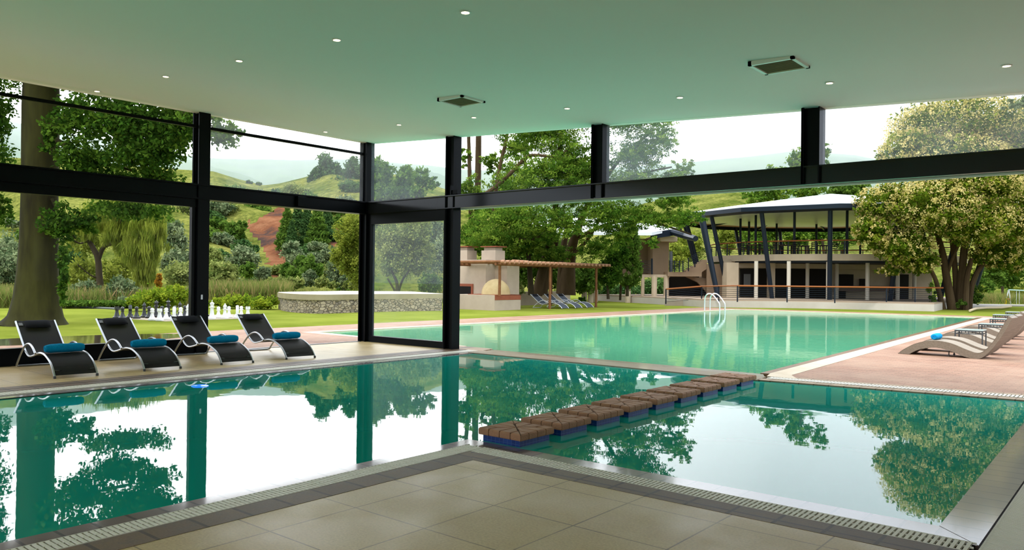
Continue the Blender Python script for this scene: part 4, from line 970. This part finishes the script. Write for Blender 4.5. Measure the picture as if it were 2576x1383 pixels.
# ================================================================== VEGETATION
M['l_oak'] = leafmat('oak_leaves', [(0, (.025, .08, .012)), (.6, (.065, .165, .025)), (1, (.15, .30, .045))], .35)
M['l_acacia'] = leafmat('acacia_leaves', [(0, (.05, .14, .02)), (.5, (.13, .28, .04)), (1, (.30, .48, .08))], .4)
M['l_willow'] = leafmat('willow_leaves', [(0, (.13, .21, .03)), (1, (.40, .50, .10))], .4)
M['l_grey'] = leafmat('grey_green_leaves', [(0, (.08, .15, .085)), (1, (.33, .44, .29))], .3)
M['l_con'] = leafmat('conifer_needles', [(0, (.035, .10, .04)), (1, (.12, .25, .09))], .2)
M['l_mid'] = leafmat('bush_leaves', [(0, (.05, .13, .025)), (1, (.19, .35, .07))], .35)
M['l_lime'] = leafmat('lime_leaves', [(0, (.14, .28, .03)), (1, (.42, .55, .06))], .4)
M['l_pale'] = leafmat('pale_tree_leaves', [(0, (.14, .23, .07)), (1, (.42, .52, .20))], .35)
M['l_blt'] = leafmat('glossy_tree_leaves', [(0, (.05, .11, .01)), (.6, (.13, .23, .022)), (1, (.30, .38, .05))], .3)
M['l_blossom'] = leafmat('cream_blossom', [(0, (.55, .53, .18)), (1, (1.02, .95, .55))], .3)
M['l_reed'] = leafmat('reed_blades', [(0, (.12, .22, .05)), (.6, (.28, .34, .12)), (1, (.42, .33, .20))], .35)
M['l_rust'] = leafmat('rusty_weed', [(0, (.30, .20, .03)), (1, (.5, .25, .04))], .35)

# --- oak
tree('oak_tree', 'huge old oak with a flared mossy trunk on the lawn behind the loungers', 'tree',
     [[(88, 818, 24.8, 84), (90, 795, 24.8, 62), (92, 745, 24.8, 51), (95, 680, 24.8, 46), (98, 600, 24.8, 43), (100, 480, 24.8, 41), (103, 270, 24.8, 42), (105, 150, 24.8, 38), (110, -100, 24.8, 30), (110, -380, 24.8, 18)],
      [(125, 160, 24.6, 12), (240, 190, 24, 9), (360, 240, 23, 6), (500, 300, 22.3, 3), (590, 350, 22, 1.5)], [(120, 340, 24.6, 8), (230, 400, 24.3, 6), (340, 430, 24, 3)],
      [(80, 120, 24.6, 12), (-60, 60, 25, 9), (-200, 40, 25, 5)], [(130, 500, 24.6, 4), (160, 560, 24.5, 3), (190, 600, 24.4, 1.5)], [(110, -60, 24.8, 14), (260, -160, 24.6, 10), (450, -200, 24.6, 5)]],
     [pb(300, 300, 23.2, 140, 75), pb(400, 350, 23.4, 85, 75), pb(215, 400, 24, 75, 60), pb(400, 445, 24, 60, 35), pb(300, 460, 24.5, 80, 35), pb(455, 310, 23, 48, 80), pb(190, 300, 23.8, 60, 60), pb(350, 390, 23.4, 90, 50), pb(560, 340, 22, 75, 42, 30), pb(500, 300, 22.5, 60, 40), pb(150, 560, 24.2, 50, 55), pb(330, 528, 25, 105, 20),
      pb(210, 560, 24.6, 40, 30), pb(280, 150, 24, 200, 90), pb(480, 170, 23, 80, 90), pb(120, 340, 23.6, 35, 50, 20), pb(60, -80, 25, 300, 120), pb(350, -90, 24.6, 180, 110), pb(460, -20, 24, 80, 90), pb(-70, 380, 26, 90, 130), pb(-90, 160, 26, 160, 120), pb(-10, 300, 26, 45, 60), pb(0, 530, 27, 32, 40), pb(160, 650, 24, 30, 60, 12), pb(155, 730, 24, 16, 50, 10)],
     125000, .13, 'l_oak', 'bark_oak', 11, clump=.17, per=14, shell=.05, aspect=.6)
# --- willow
tree('willow_tree', 'weeping willow with long hanging yellow green strands beyond the oak', 'tree',
     [[(255, 745, 44, 9), (250, 700, 44, 8), (246, 650, 44, 7), (232, 620, 44, 6), (222, 605, 44, 4)], [(248, 655, 44, 5), (262, 620, 44, 5), (292, 608, 43.5, 5), (300, 570, 43, 3), (310, 545, 43, 2)], [(222, 606, 44, 3), (200, 612, 43.6, 2), (180, 600, 43, 1.5)], [(248, 700, 44, 3), (225, 690, 43.6, 1.5), (195, 665, 43, 1)]],
     [pb(350, 610, 42, 60, 90, 40), pb(395, 600, 42.5, 25, 75), pb(365, 700, 42, 28, 55), pb(300, 590, 43, 40, 50), pb(240, 570, 44, 50, 30), pb(320, 530, 43, 90, 20), pb(200, 560, 44, 35, 25)],
     15000, .55, 'l_willow', 'bark', 12, droop=2.4, clump=.16, per=50, shell=.3, aspect=.07, up=0)
tree('thicket_tree', 'yellow green broad bush under the willow branches', 'bush', None, [pb(215, 600, 48, 60, 60), pb(200, 690, 49, 60, 40), pb(300, 690, 50, 60, 50)], 7000, .22, 'l_willow', seed=13, shell=.3)
# --- beds beyond the lawn (left)
L = [('grey_bush', 'grey green bush left of the oak trunk', 'l_grey', [pb(20, 680, 46, 45, 60), pb(15, 630, 50, 40, 30)], 5000, .2),
     ('grey_bush', 'large grey green bush on the slope left of the oak', 'l_grey', [pb(10, 640, 60, 60, 50)], 3500, .25),
     ('dark_bush', 'dark green bush between the oak and the willow', 'l_grey', [pb(215, 735, 40, 35, 32), pb(190, 745, 41, 35, 25)], 4500, .16),
     ('blue_bush', 'blue green bush below the hanging willow strands', 'l_grey', [pb(305, 735, 39, 35, 42), pb(330, 760, 38, 30, 20)], 4500, .15),
     ('ivy_bush', 'leafy climber hugging the right side of the oak trunk', 'l_oak', [pb(155, 690, 27, 14, 50, 12)], 2200, .12),
     ('lime_shrub', 'bright lime green shrub behind the chess pieces', 'l_lime', [pb(400, 750, 35, 60, 20), pb(440, 738, 35.5, 35, 20), pb(350, 760, 34.5, 30, 12)], 6000, .14),
     ('rusty_weed', 'rusty orange tall weed above the lime shrub', 'l_rust', [pb(400, 712, 36.5, 8, 32, 6)], 700, .16),
     ('slope_tree', 'blue grey leafy tree right of the willow', 'l_grey', [pb(440, 600, 62, 32, 42), pb(430, 660, 60, 35, 30)], 4500, .26),
     ('slope_bush', 'pale green tangled bush above the black chess pieces', 'l_pale', [pb(460, 690, 50, 45, 35), pb(480, 735, 46, 30, 25)], 5000, .2),
     ('bramble', 'bright green bramble patch behind the white chess pieces', 'l_lime', [pb(600, 757, 38.5, 45, 13), pb(660, 762, 38, 45, 12), pb(560, 760, 38.5, 35, 12)], 5000, .14),
     ('grey_shrub', 'big round blue grey shrub at the foot of the red earth slip', 'l_grey', [pb(612, 655, 60, 42, 34)], 5000, .24),
     ('green_shrub', 'small dark green shrub against the big blue grey shrub', 'l_mid', [pb(625, 680, 57, 20, 20)], 2000, .2),
     ('olive_shrub', 'round olive grey shrub beside the tall reeds', 'l_grey', [pb(662, 690, 56, 20, 18)], 2000, .2),
     ('pale_shrub', 'pale olive tree standing below the conifers', 'l_grey', [pb(735, 633, 66, 28, 26), pb(745, 650, 65, 22, 20)], 3500, .26),
     ('dark_shrub', 'dark green thicket right of the red earth slip', 'l_mid', [pb(770, 665, 60, 30, 24), pb(750, 690, 59, 30, 22), pb(795, 680, 60, 24, 20)], 5000, .22),
     ('silver_shrub', 'silver green shrub above the stone terrace', 'l_grey', [pb(778, 700, 56, 19, 20)], 2500, .18),
     ('silver_shrub', 'drooping silver grey shrub beside the yellow willow', 'l_grey', [pb(845, 690, 57, 24, 34), pb(870, 710, 56, 20, 18)], 3500, .2),
     ('silver_shrub', 'pale low shrub line left of the silver shrub', 'l_pale', [pb(715, 710, 54, 26, 16), pb(685, 712, 54, 26, 14), pb(750, 712, 54, 16, 14)], 3500, .17),
     ('silver_shrub', 'pale low shrub right of the silver shrub', 'l_pale', [pb(812, 710, 55, 18, 16), pb(840, 716, 54, 14, 10), pb(885, 716, 54, 22, 12)], 2500, .17),
     ('reed_bush', 'feathery pale bush left of the big blue grey shrub', 'l_pale', [pb(560, 690, 52, 38, 36), pb(540, 650, 58, 25, 26)], 5000, .2),
     ('slope_shrub', 'dark bushy tree high on the grassy slope', 'l_con', [pb(578, 545, 100, 32, 30), pb(600, 555, 98, 16, 18)], 3000, .4),
     ('slope_shrub', 'green bushy tree left edge of the red earth slip', 'l_mid', [pb(592, 585, 84, 25, 26), pb(608, 572, 84, 14, 20)], 3000, .36),
     ('slope_shrub', 'low bushes along the top of the red earth slip', 'l_mid', [pb(640, 524, 106, 40, 13), pb(660, 532, 104, 30, 9)], 2600, .4),
     ('hill_bush', 'tiny dark bush on the skyline saddle, the left one', 'l_con', [pb(628, 459, 132, 8, 6)], 300, .5),
     ('hill_bush', 'tiny dark bush on the skyline saddle, the right one', 'l_con', [pb(652, 463, 132, 6, 4)], 250, .5),
     ('yellow_willow', 'tall bright yellow green bushy willow left of the corner column', 'l_willow', [pb(885, 585, 50, 44, 48), pb(870, 640, 50, 34, 50), pb(905, 680, 50, 40, 50)], 12000, .17),
     ('dark_scrub', 'dark scrub on the grey rock under the conifers', 'l_grey', [pb(830, 640, 70, 22, 22), pb(800, 620, 74, 26, 10)], 2200, .28)]
for i, (nm, lb, lm, bl_, n, sz) in enumerate(L): tree(nm, lb, 'bush', None, bl_, n, sz, lm, seed=20+i, shell=.35, clump=.2, per=30)
CREST = [(-700, 330), (-300, 380), (0, 395), (300, 415), (468, 427), (534, 431), (600, 452), (660, 466), (700, 461), (760, 446), (830, 425), (900, 425), (1000, 440)]
def hilldepth(px, py):
    zc = at(px, np.interp(px, *zip(*CREST)), 135)[2]
    for k in range(200):
        q = k/199; d = 64+71*q; z_ = -.3+(zc+.3)*q**.9
        if z_ >= at(px, py, d)[2]: return d
    return 134
rs_ = random.Random(3)
spots = [(545, 560), (560, 600), (545, 640), (500, 470), (590, 480), (655, 490), (700, 485), (740, 480), (770, 495), (850, 560), (830, 590), (470, 520), (735, 680), (790, 650), (610, 620), (700, 680), (845, 530), (870, 510), (770, 630), (560, 520), (525, 590), (720, 500), (880, 470), (300, 560), (60, 590), (30, 560), (170, 640), (120, 600), (540, 690), (575, 715), (640, 715), (830, 680), (860, 730), (545, 520), (530, 545), (765, 600), (845, 560), (780, 560), (890, 520), (50, 640), (410, 560), (450, 640)]
words = ['low', 'round', 'ragged', 'small', 'spreading', 'sparse']
for i, (px, py) in enumerate(spots):
    r = rs_.uniform(13, 25); d = hilldepth(px, py+r*.5)-.6
    tree('hillside_shrub', '%s hillside shrub %s, number %d counted from the left' % (words[i % 6], ('high on the slope' if py < 505 else 'halfway up the slope' if py < 600 else 'at the slope foot'), 1+sorted(spots).index((px, py))), 'bush', None,
         [pb(px, py, d, r*1.3, r*.75), pb(px+r, py+r*.3, d-.5, r, r*.6)], int(900+r*100), .3, ['l_mid', 'l_grey', 'l_con', 'l_pale'][i % 4], seed=300+i, shell=.4, clump=.2, per=24, group='shrubs dotted over the hillside')
# conifers
def conifer(lb, px, ytop, ybot, d, w, lm='l_con', n=5200, sz=.36, seed=1, grp='conifers on the hillside'):
    d = hilldepth(px, ybot); base = at(px, ybot, d); t = thing('conifer', lb, 'tree', base, grp); k = d/FPX; h = (ybot-ytop)*k
    MB().tube([base, (base[0], base[1], base[2]+h)], [w*k*.12, .03], 6).build('trunk', 'bark', t)
    rng = np.random.default_rng(seed); q = rng.random(n)**.62; a = rng.random(n)*6.283; tier = (np.sin(q*38)*.18+.82)
    r = w*1.35*k*(q**.75)*tier*np.sqrt(rng.random(n)*.8+.2)
    p = np.stack([base[0]+np.cos(a)*r, base[1]+np.sin(a)*r, base[2]+h*(1-q)+h*.03+rng.normal(size=n)*.1], 1)
    leafmesh('foliage', p, sz, lm, t, rng=rng, aspect=.35); return t
for i, a in enumerate([('bright green conifer, leftmost beside the red slip', 722, 520, 628, 88, 26, 'l_mid'), ('tall dark conifer, second in the hillside row', 748, 505, 612, 92, 22), ('slim dark conifer in the middle of the hillside row', 772, 505, 618, 90, 20), ('pale green conifer right of the middle of the row', 798, 515, 622, 88, 28, 'l_mid'), ('dark conifer at the right end of the hillside row', 822, 515, 604, 92, 20), ('small dark conifer above the pale olive tree', 733, 560, 632, 84, 16)]):
    conifer(*a, seed=60+i)
# skyline trees seen over the beam
L = [('skyline_tree', 'tall hazy tree rising highest above the left beam', [pb(822, 422, 128, 26, 38), pb(815, 470, 128, 45, 36), pb(850, 440, 128, 22, 26)], 8000, .5, 'l_con'),
     ('skyline_tree', 'slim hazy tree left of the tallest skyline tree', [pb(788, 450, 126, 12, 34), pb(785, 490, 126, 20, 24)], 2500, .45, 'l_con'),
     ('skyline_tree', 'hazy tree against the corner column, above the beam', [pb(890, 428, 122, 26, 34), pb(875, 480, 122, 42, 36)], 7000, .5, 'l_con'),
     ('skyline_tree', 'bushy tree right of the corner column', [pb(955, 440, 96, 34, 42), pb(970, 490, 96, 50, 28)], 9000, .4, 'l_mid'),
     ('skyline_tree', 'round topped tree in the middle of the narrow pane', [pb(1015, 445, 94, 28, 30), pb(1022, 485, 94, 40, 24)], 6500, .38, 'l_mid'),
     ('skyline_tree', 'loose branched tree leaning right in the narrow pane', [pb(1060, 445, 90, 24, 24), pb(1084, 462, 90, 20, 18), pb(1052, 484, 90, 22, 12)], 2600, .36, 'l_mid'),
     ('riverside_tree', 'pale feathery tree seen through the glass door', [pb(985, 610, 58, 50, 48), pb(1040, 590, 58, 50, 50), pb(1010, 660, 58, 60, 40), pb(1060, 640, 58, 40, 40)], 14000, .2, 'l_pale'),
     ('riverside_tree', 'darker tree behind the pale one in the glass door', [pb(1080, 580, 70, 50, 45), pb(1095, 650, 66, 40, 50), pb(960, 560, 75, 40, 30)], 7000, .26, 'l_grey'),
     ('riverside_bush', 'dark low bush at the right of the glass door', [pb(1085, 712, 55, 32, 26)], 2600, .18, 'l_mid')]
for i, (nm, lb, bl_, n, sz, lm) in enumerate(L):
    lim = None
    if lb.startswith('pale feathery'): lim = [[(1000, 737, 57, 5), (998, 710, 57, 4), (985, 680, 57, 3)], [(1002, 736, 57, 3), (1012, 705, 57, 3), (1030, 680, 57, 2)], [(996, 736, 57, 3), (975, 700, 57, 2)]]
    elif lb.startswith('loose branched'): lim = [[(1040, 520, 90, 3), (1055, 480, 90, 2), (1080, 455, 90, 1.5)]]
    tree(nm, lb, 'tree', lim, bl_, n, sz, lm, seed=80+i, shell=.4, clump=.2, per=30)
# --- acacias
T2 = thing
tree('acacia_tree', 'large feathery acacia with leaning twin trunks behind the low wall', 'tree',
     [[(1350, 742, 47, 15), (1360, 700, 47, 12), (1373, 650, 47, 11), (1388, 590, 46.5, 10), (1396, 540, 46, 8), (1402, 450, 45, 7), (1412, 330, 45, 5)],
      [(1368, 742, 47.6, 9), (1378, 690, 47.6, 8), (1392, 640, 47.4, 8), (1400, 590, 47, 7)], [(1390, 590, 46, 5), (1345, 560, 45, 4), (1330, 520, 45, 3)],
      [(1215, 492, 44.5, 5), (1265, 455, 44, 5), (1320, 400, 43.5, 5), (1345, 390, 43.2, 4), (1400, 392, 43, 3), (1450, 362, 43, 2)], [(1400, 480, 45, 5), (1300, 500, 45, 5), (1240, 515, 45, 4), (1215, 492, 44.5, 4)], [(1396, 560, 46, 5), (1350, 600, 45, 3), (1300, 600, 44.5, 2)]],
     [pb(1350, 440, 44, 110, 60), pb(1430, 400, 43.6, 80, 70), pb(1300, 545, 43.5, 110, 42), pb(1420, 560, 43, 80, 45), pb(1250, 600, 44.5, 95, 35), pb(1350, 600, 45.5, 70, 35), pb(1440, 480, 43.5, 80, 55), pb(1360, 330, 45, 120, 50), pb(1350, 220, 46, 160, 70), pb(1390, 640, 46, 60, 30)],
     75000, .17, 'l_acacia', 'bark_warm', 31, clump=.13, per=26, shell=.2, flat=.5, aspect=.35)
tree('acacia_tree', 'acacia with a dark forked trunk, its boughs reaching toward the pavilion', 'tree',
     [[(1425, 742, 49.5, 24), (1427, 700, 49.5, 21), (1432, 655, 49.3, 16), (1445, 600, 48, 11), (1472, 530, 47, 8), (1505, 480, 46, 6), (1560, 400, 44, 4), (1640, 330, 42.5, 3)],
      [(1410, 742, 49.6, 12), (1412, 680, 49.5, 9), (1418, 620, 49.3, 8), (1430, 560, 49, 6)], [(1450, 600, 48, 6), (1540, 560, 46, 4), (1640, 560, 44, 3), (1740, 590, 43, 2)], [(1440, 640, 48.5, 7), (1480, 600, 48, 4), (1520, 530, 47, 3)], [(1505, 480, 46, 4), (1600, 440, 44, 3), (1690, 420, 43, 2)], [(1660, 470, 42, 2), (1670, 445, 42, 1.5), (1730, 425, 42, 1)]],
     [pb(1530, 540, 44, 90, 48), pb(1500, 620, 45, 55, 38), pb(1640, 545, 43, 75, 32), pb(1600, 390, 43.5, 85, 55), pb(1660, 350, 42, 55, 45), pb(1590, 460, 43.5, 90, 32), pb(1700, 455, 42, 55, 28), pb(1725, 545, 42, 60, 28), pb(1580, 300, 43, 130, 35), pb(1720, 420, 42, 35, 25), pb(1690, 500, 42.5, 65, 26), pb(1470, 430, 45, 50, 70), pb(1560, 590, 44, 50, 30), pb(1640, 610, 42, 28, 18), pb(1540, 220, 44, 160, 50)],
     68000, .165, 'l_acacia', 'bark_warm', 32, clump=.13, per=26, shell=.2, flat=.5, aspect=.35)
tree('tall_tree', 'tall slender trees over the barbecue chimneys', 'tree',
     [[(1186, 640, 54, 6), (1184, 520, 54, 5.5), (1181, 420, 54, 5), (1178, 300, 54, 4), (1176, 180, 54, 3)], [(1200, 640, 55, 8), (1201, 520, 55, 8), (1203, 400, 55, 8), (1205, 250, 55, 6)], [(1238, 560, 50, 5), (1250, 460, 50, 5), (1262, 400, 50, 5), (1275, 340, 50, 4), (1280, 250, 50, 3)], [(1322, 560, 55, 4), (1321, 420, 55, 4), (1318, 300, 55, 4)]],
     [pb(1180, 480, 53, 40, 50), pb(1230, 520, 52, 60, 60), pb(1240, 410, 51, 35, 30), pb(1170, 400, 54, 20, 30), pb(1190, 590, 51, 55, 45), pb(1300, 370, 53, 50, 35), pb(1165, 640, 52, 20, 30), pb(1215, 630, 53, 40, 30), pb(1280, 470, 54, 50, 60), pb(1260, 270, 52, 60, 50)],
     20000, .22, 'l_acacia', 'bark_warm', 33, clump=.16, per=24, shell=.2, flat=.6, aspect=.4)
tree('thin_tree', 'thin dark tree trunk left of the leaning acacia trunks', 'tree', [[(1336, 742, 46, 8), (1334, 700, 46, 7), (1331, 660, 46, 6), (1325, 610, 46, 4)]], [pb(1310, 615, 46, 45, 22)], 2500, .2, 'l_acacia', 'bark', 34)
tree('cypress', 'dense green cypress with a bright right edge beside the guest building', 'tree', [[(1578, 745, 48, 4), (1578, 700, 48, 4)]], [pb(1582, 620, 48, 30, 60), pb(1578, 680, 48, 36, 45), pb(1590, 590, 48.5, 18, 40)], 11000, .16, 'l_mid', 'bark', 35, shell=.7, clump=.12)
tree('dark_shade_tree', 'dark shady tree under the acacia by the last pergola post', 'tree', [[(1530, 752, 47, 4), (1528, 700, 47, 3)], [(1560, 755, 49, 3), (1562, 715, 49, 3)]], [pb(1530, 690, 47, 30, 35), pb(1548, 640, 47, 30, 35)], 6000, .17, 'l_oak', 'bark', 36)
L = [('bamboo_bush', 'pale feathery bamboo shrub behind the clay oven', 'l_pale', [pb(1290, 725, 44, 30, 24), pb(1275, 705, 44, 16, 22)], 3000, .2),
     ('dark_hedge', 'dark green thicket behind the low garden wall', 'l_mid', [pb(1290, 680, 54, 60, 45), pb(1400, 680, 54, 60, 45), pb(1480, 700, 55, 40, 40), pb(1350, 620, 54, 90, 40)], 16000, .26),
     ('box_hedge', 'clipped dark green box hedge at the end of the low wall', 'l_oak', [pb(1464, 755, 47, 10, 9)], 1800, .09),
     ('far_hedge', 'dark hedge between the columns of the guest building', 'l_con', [pb(1560, 735, 72, 50, 20), pb(1640, 728, 74, 50, 28), pb(1700, 735, 76, 40, 20), pb(1510, 735, 70, 30, 22)], 7000, .26),
     ('hill_tree', 'bright green bush mass on the hillside left of the pavilion', 'l_willow', [pb(1730, 620, 85, 40, 40), pb(1700, 640, 80, 30, 40), pb(1830, 600, 90, 30, 40), pb(1815, 560, 95, 30, 20)], 7000, .34)]
for i, (nm, lb, lm, bl_, n, sz) in enumerate(L): tree(nm, lb, 'bush', None, bl_, n, sz, lm, seed=130+i, shell=.35, clump=.2, per=30)
L = [('background_tree', 'feathery tree rising behind the left part of the pavilion roof', [pb(1930, 480, 84, 60, 26), pb(1900, 500, 82, 30, 16), pb(1950, 435, 88, 32, 22)], 6000, 'l_acacia', [[(1950, 640, 84, 5), (1952, 480, 84, 4)]]),
     ('background_tree', 'tallest tree rising behind the pavilion roof, cut by the steel post', [pb(2015, 400, 92, 34, 44), pb(2005, 445, 92, 45, 24), pb(2035, 480, 86, 50, 26), pb(2070, 395, 92, 22, 40)], 7000, 'l_acacia', [[(2030, 640, 88, 5), (2020, 420, 90, 3)]]),
     ('background_tree', 'dark rounded tree behind the right part of the pavilion roof', [pb(2125, 480, 84, 45, 26), pb(2160, 470, 84, 30, 20)], 4500, 'l_mid', [[(2120, 640, 84, 5), (2125, 500, 84, 4)]]),
     ('background_tree', 'leafy trees seen between the upper pavilion columns, left group', [pb(1880, 585, 80, 24, 30), pb(1930, 590, 82, 40, 32), pb(1900, 620, 78, 40, 16)], 5500, 'l_acacia', [[(1925, 650, 82, 4), (1922, 590, 82, 3)]]),
     ('background_tree', 'leafy trees seen between the upper pavilion columns, middle group', [pb(2000, 590, 82, 40, 30), pb(2060, 585, 84, 34, 32)], 5500, 'l_acacia', [[(1996, 650, 82, 7), (1998, 560, 82, 6)]]),
     ('background_tree', 'leafy trees seen between the upper pavilion columns, right group', [pb(2120, 590, 82, 34, 36), pb(2170, 580, 82, 40, 40)], 4500, 'l_mid', [[(2075, 650, 82, 4), (2068, 600, 82, 3)]]),
     ('background_tree', 'mid green tree behind the swing set', [pb(2500, 690, 78, 34, 44), pb(2540, 680, 80, 50, 50), pb(2480, 720, 76, 26, 26)], 7000, 'l_mid', [[(2522, 765, 76, 3), (2522, 720, 76, 3)]]),
     ('background_tree', 'yellow green tree beside the blossom tree trunks', [pb(2450, 730, 72, 26, 22), pb(2575, 740, 78, 40, 18), pb(2440, 690, 80, 30, 30)], 5000, 'l_willow', None),
     ('feathery_tree', 'feathery branch tip in the upper right corner', [pb(2560, 262, 30, 40, 14, 20), pb(2620, 250, 30, 50, 30)], 2200, 'l_grey', None)]
for i, (nm, lb, bl_, n, lm, lim) in enumerate(L): tree(nm, lb, 'tree', lim, bl_, n, .3 if i < 8 else .14, lm, seed=160+i, shell=.3, clump=.18, per=26, flat=.6)
# --- blossom tree
bl_ = [pb(2420, 320, 50, 170, 62), pb(2300, 390, 49, 85, 62), pb(2400, 400, 48, 120, 60), pb(2530, 400, 50, 120, 100), pb(2240, 515, 48, 85, 52), pb(2190, 585, 47.5, 48, 40), pb(2350, 520, 46.5, 110, 70), pb(2450, 560, 46.5, 90, 60), pb(2270, 620, 47.5, 75, 40), pb(2300, 660, 48, 60, 28), pb(2545, 540, 48, 80, 80), pb(2500, 640, 49, 60, 38), pb(2235, 682, 48, 28, 14), pb(2440, 470, 47, 120, 60), pb(2560, 640, 50, 50, 50), pb(2650, 420, 52, 110, 140)]
tr = tree('blossom_tree', 'large round tree covered in cream blossom, with many stems, right of the pavilion', 'tree',
     [[(2396, 783, 49, 11), (2388, 735, 49, 10), (2380, 690, 49, 9), (2372, 640, 49, 8), (2350, 560, 49, 5)], [(2374, 783, 49, 7), (2362, 735, 49, 6), (2350, 695, 48.8, 5), (2320, 640, 48.5, 4)], [(2416, 783, 49.4, 12), (2418, 720, 49.4, 9), (2422, 660, 49.4, 9), (2430, 560, 49.4, 6)],
      [(2436, 783, 49, 9), (2442, 730, 49, 7), (2455, 690, 49, 6), (2478, 655, 49, 5), (2500, 600, 49, 3)], [(2428, 783, 48.7, 8), (2432, 700, 48.7, 7), (2445, 650, 48.7, 5)], [(2405, 783, 49.8, 8), (2404, 700, 49.8, 7), (2395, 600, 49.8, 6)], [(2380, 700, 49, 4), (2400, 640, 48.6, 4), (2440, 560, 48, 3)]],
     bl_, 90000, .22, 'l_blt', 'bark_warm', 41, shell=.5, clump=.16, per=26, aspect=.55)
rng = np.random.default_rng(42)
p, tn = crown_pts([(b[0], b[1], b[2]+b[5]*.08, b[3]*1.03, b[4]*1.03, b[5]*1.0) for b in bl_], 95000, rng, .07, 14, .84)
leafmesh('blossoms', p, .095, 'l_blossom', tr, rng=rng, aspect=.85, tint=tn)
tree('base_shrub', 'green shoots at the foot of the blossom tree', 'bush', None, [pb(2345, 735, 48.4, 12, 28), pb(2420, 765, 48.2, 12, 12), pb(2455, 735, 49.5, 14, 30)], 1800, .15, 'l_mid', seed=43)
# --- reeds and rough grass (uncountable)
rng = np.random.default_rng(5)
def field(name, label, quad, n, size, lm, hgt, cat='grass', asp=.05, droop=-1.6):
    u = rng.random(n); v = rng.random(n); a, b, c, d = [np.array(ground(*q)) for q in quad]
    P = (a[None]*(1-u)[:, None]+b[None]*u[:, None])*(1-v)[:, None]+(d[None]*(1-u)[:, None]+c[None]*u[:, None])*v[:, None]
    P[:, 2] = hgt*(.25+.45*rng.random(n))
    o = leafmesh(name, P, size, lm, None, origin=(0, 0, 0), rng=rng, droop=droop, aspect=asp, up=0, kind='stuff'); o['label'] = label; o['category'] = cat; return o
field('reeds', 'tall reddish reeds beyond the bramble patch', [(520, 766), (720, 764), (740, 752), (520, 752)], 9000, 1.0, 'l_reed', 1.25)
field('rough_grass', 'rough tall grass along the far edge of the lawn', [(-60, 774), (500, 772), (500, 755), (-60, 757)], 14000, .9, 'l_reed', .8, asp=.06)
field('meadow_grass', 'yellow meadow grass behind the stone terrace', [(690, 762), (1150, 762), (1150, 744), (690, 744)], 7000, .7, 'l_reed', .4, asp=.06)
field('weeds', 'leafy green weeds edging the lawn behind the oak', [(150, 775), (420, 775), (430, 768), (140, 768)], 6000, .22, 'l_mid', .45, asp=.4, droop=0)
field('play_grass', 'dry tall grass behind the play area', [(2440, 765), (2640, 767), (2640, 757), (2440, 756)], 4000, .8, 'l_reed', .7)
o = MB().tube([ground(140, 770), ground(210, 773), ground(285, 776.5), ground(300, 778)], .07, 6).build('garden_hose', mat('grey_pipe', (.10, .11, .10), .6), None, origin=ground(210, 773)); tag(o, 'thin dark pipe lying along the lawn edge behind the oak', 'pipe')

# ================================================================== LIGHT
w = bpy.data.worlds.new('overcast_sky'); S.world = w; w.use_nodes = True; nt = w.node_tree; bg = nt.nodes['Background']
tc = nt.nodes.new('ShaderNodeTexCoord'); sx = nt.nodes.new('ShaderNodeSeparateXYZ'); nt.links.new(tc.outputs['Generated'], sx.inputs[0])
el = ramp(nt, sx.outputs[2], [(.0, (.80, .82, .84)), (.10, (.98, 1.0, 1.02)), (.24, (1.12, 1.15, 1.2)), (1.0, (1.95, 2.0, 2.05))])
# brighter cloud toward the left hill, thicker cloud past the pavilion
dt = nt.nodes.new('ShaderNodeVectorMath'); dt.operation = 'DOT_PRODUCT'; nt.links.new(tc.outputs['Generated'], dt.inputs[0]); dt.inputs[1].default_value = (-.93, .37, 0)
az = ramp(nt, dt.outputs['Value'], [(.25, (.74, .80, .88)), (.66, (.9, .94, .98)), (.90, (2.35, 2.35, 2.32))])
cl = ramp(nt, noise(nt, 2.2, 5, mapping(nt, tc.outputs['Generated'], scale=(1, 1, 2.5))), [(.3, (.93, .94, .96)), (.7, (1.08, 1.07, 1.06))])
c = mixc(nt, 1.0, mixc(nt, 1.0, el, az, 'MULTIPLY'), cl, 'MULTIPLY')
nt.links.new(c, bg.inputs['Color']); bg.inputs['Strength'].default_value = 1.0
sl = bpy.data.lights.new('veiled_sun', 'SUN'); sl.energy = .9; sl.angle = math.radians(25); sl.color = (1, .96, .88)
so = bpy.data.objects.new('veiled_sun', sl); C.objects.link(so); so.rotation_euler = (math.radians(34), 0, math.radians(20))

S.view_settings.view_transform = 'Standard'; S.view_settings.look = 'None'; S.view_settings.exposure = 1.05; S.view_settings.gamma = 1; S.view_settings.use_curve_mapping = False
cy = S.cycles
cy.max_bounces = 6; cy.diffuse_bounces = 3; cy.glossy_bounces = 3; cy.transmission_bounces = 3; cy.transparent_max_bounces = 12; cy.volume_bounces = 1
cy.caustics_reflective = True; cy.caustics_refractive = False; cy.use_adaptive_sampling = True; cy.adaptive_threshold = .05
cy.sample_clamp_indirect = 4; cy.time_limit = 1150
try: cy.use_denoising = True; cy.denoiser = 'OPENIMAGEDENOISE'
except Exception: pass
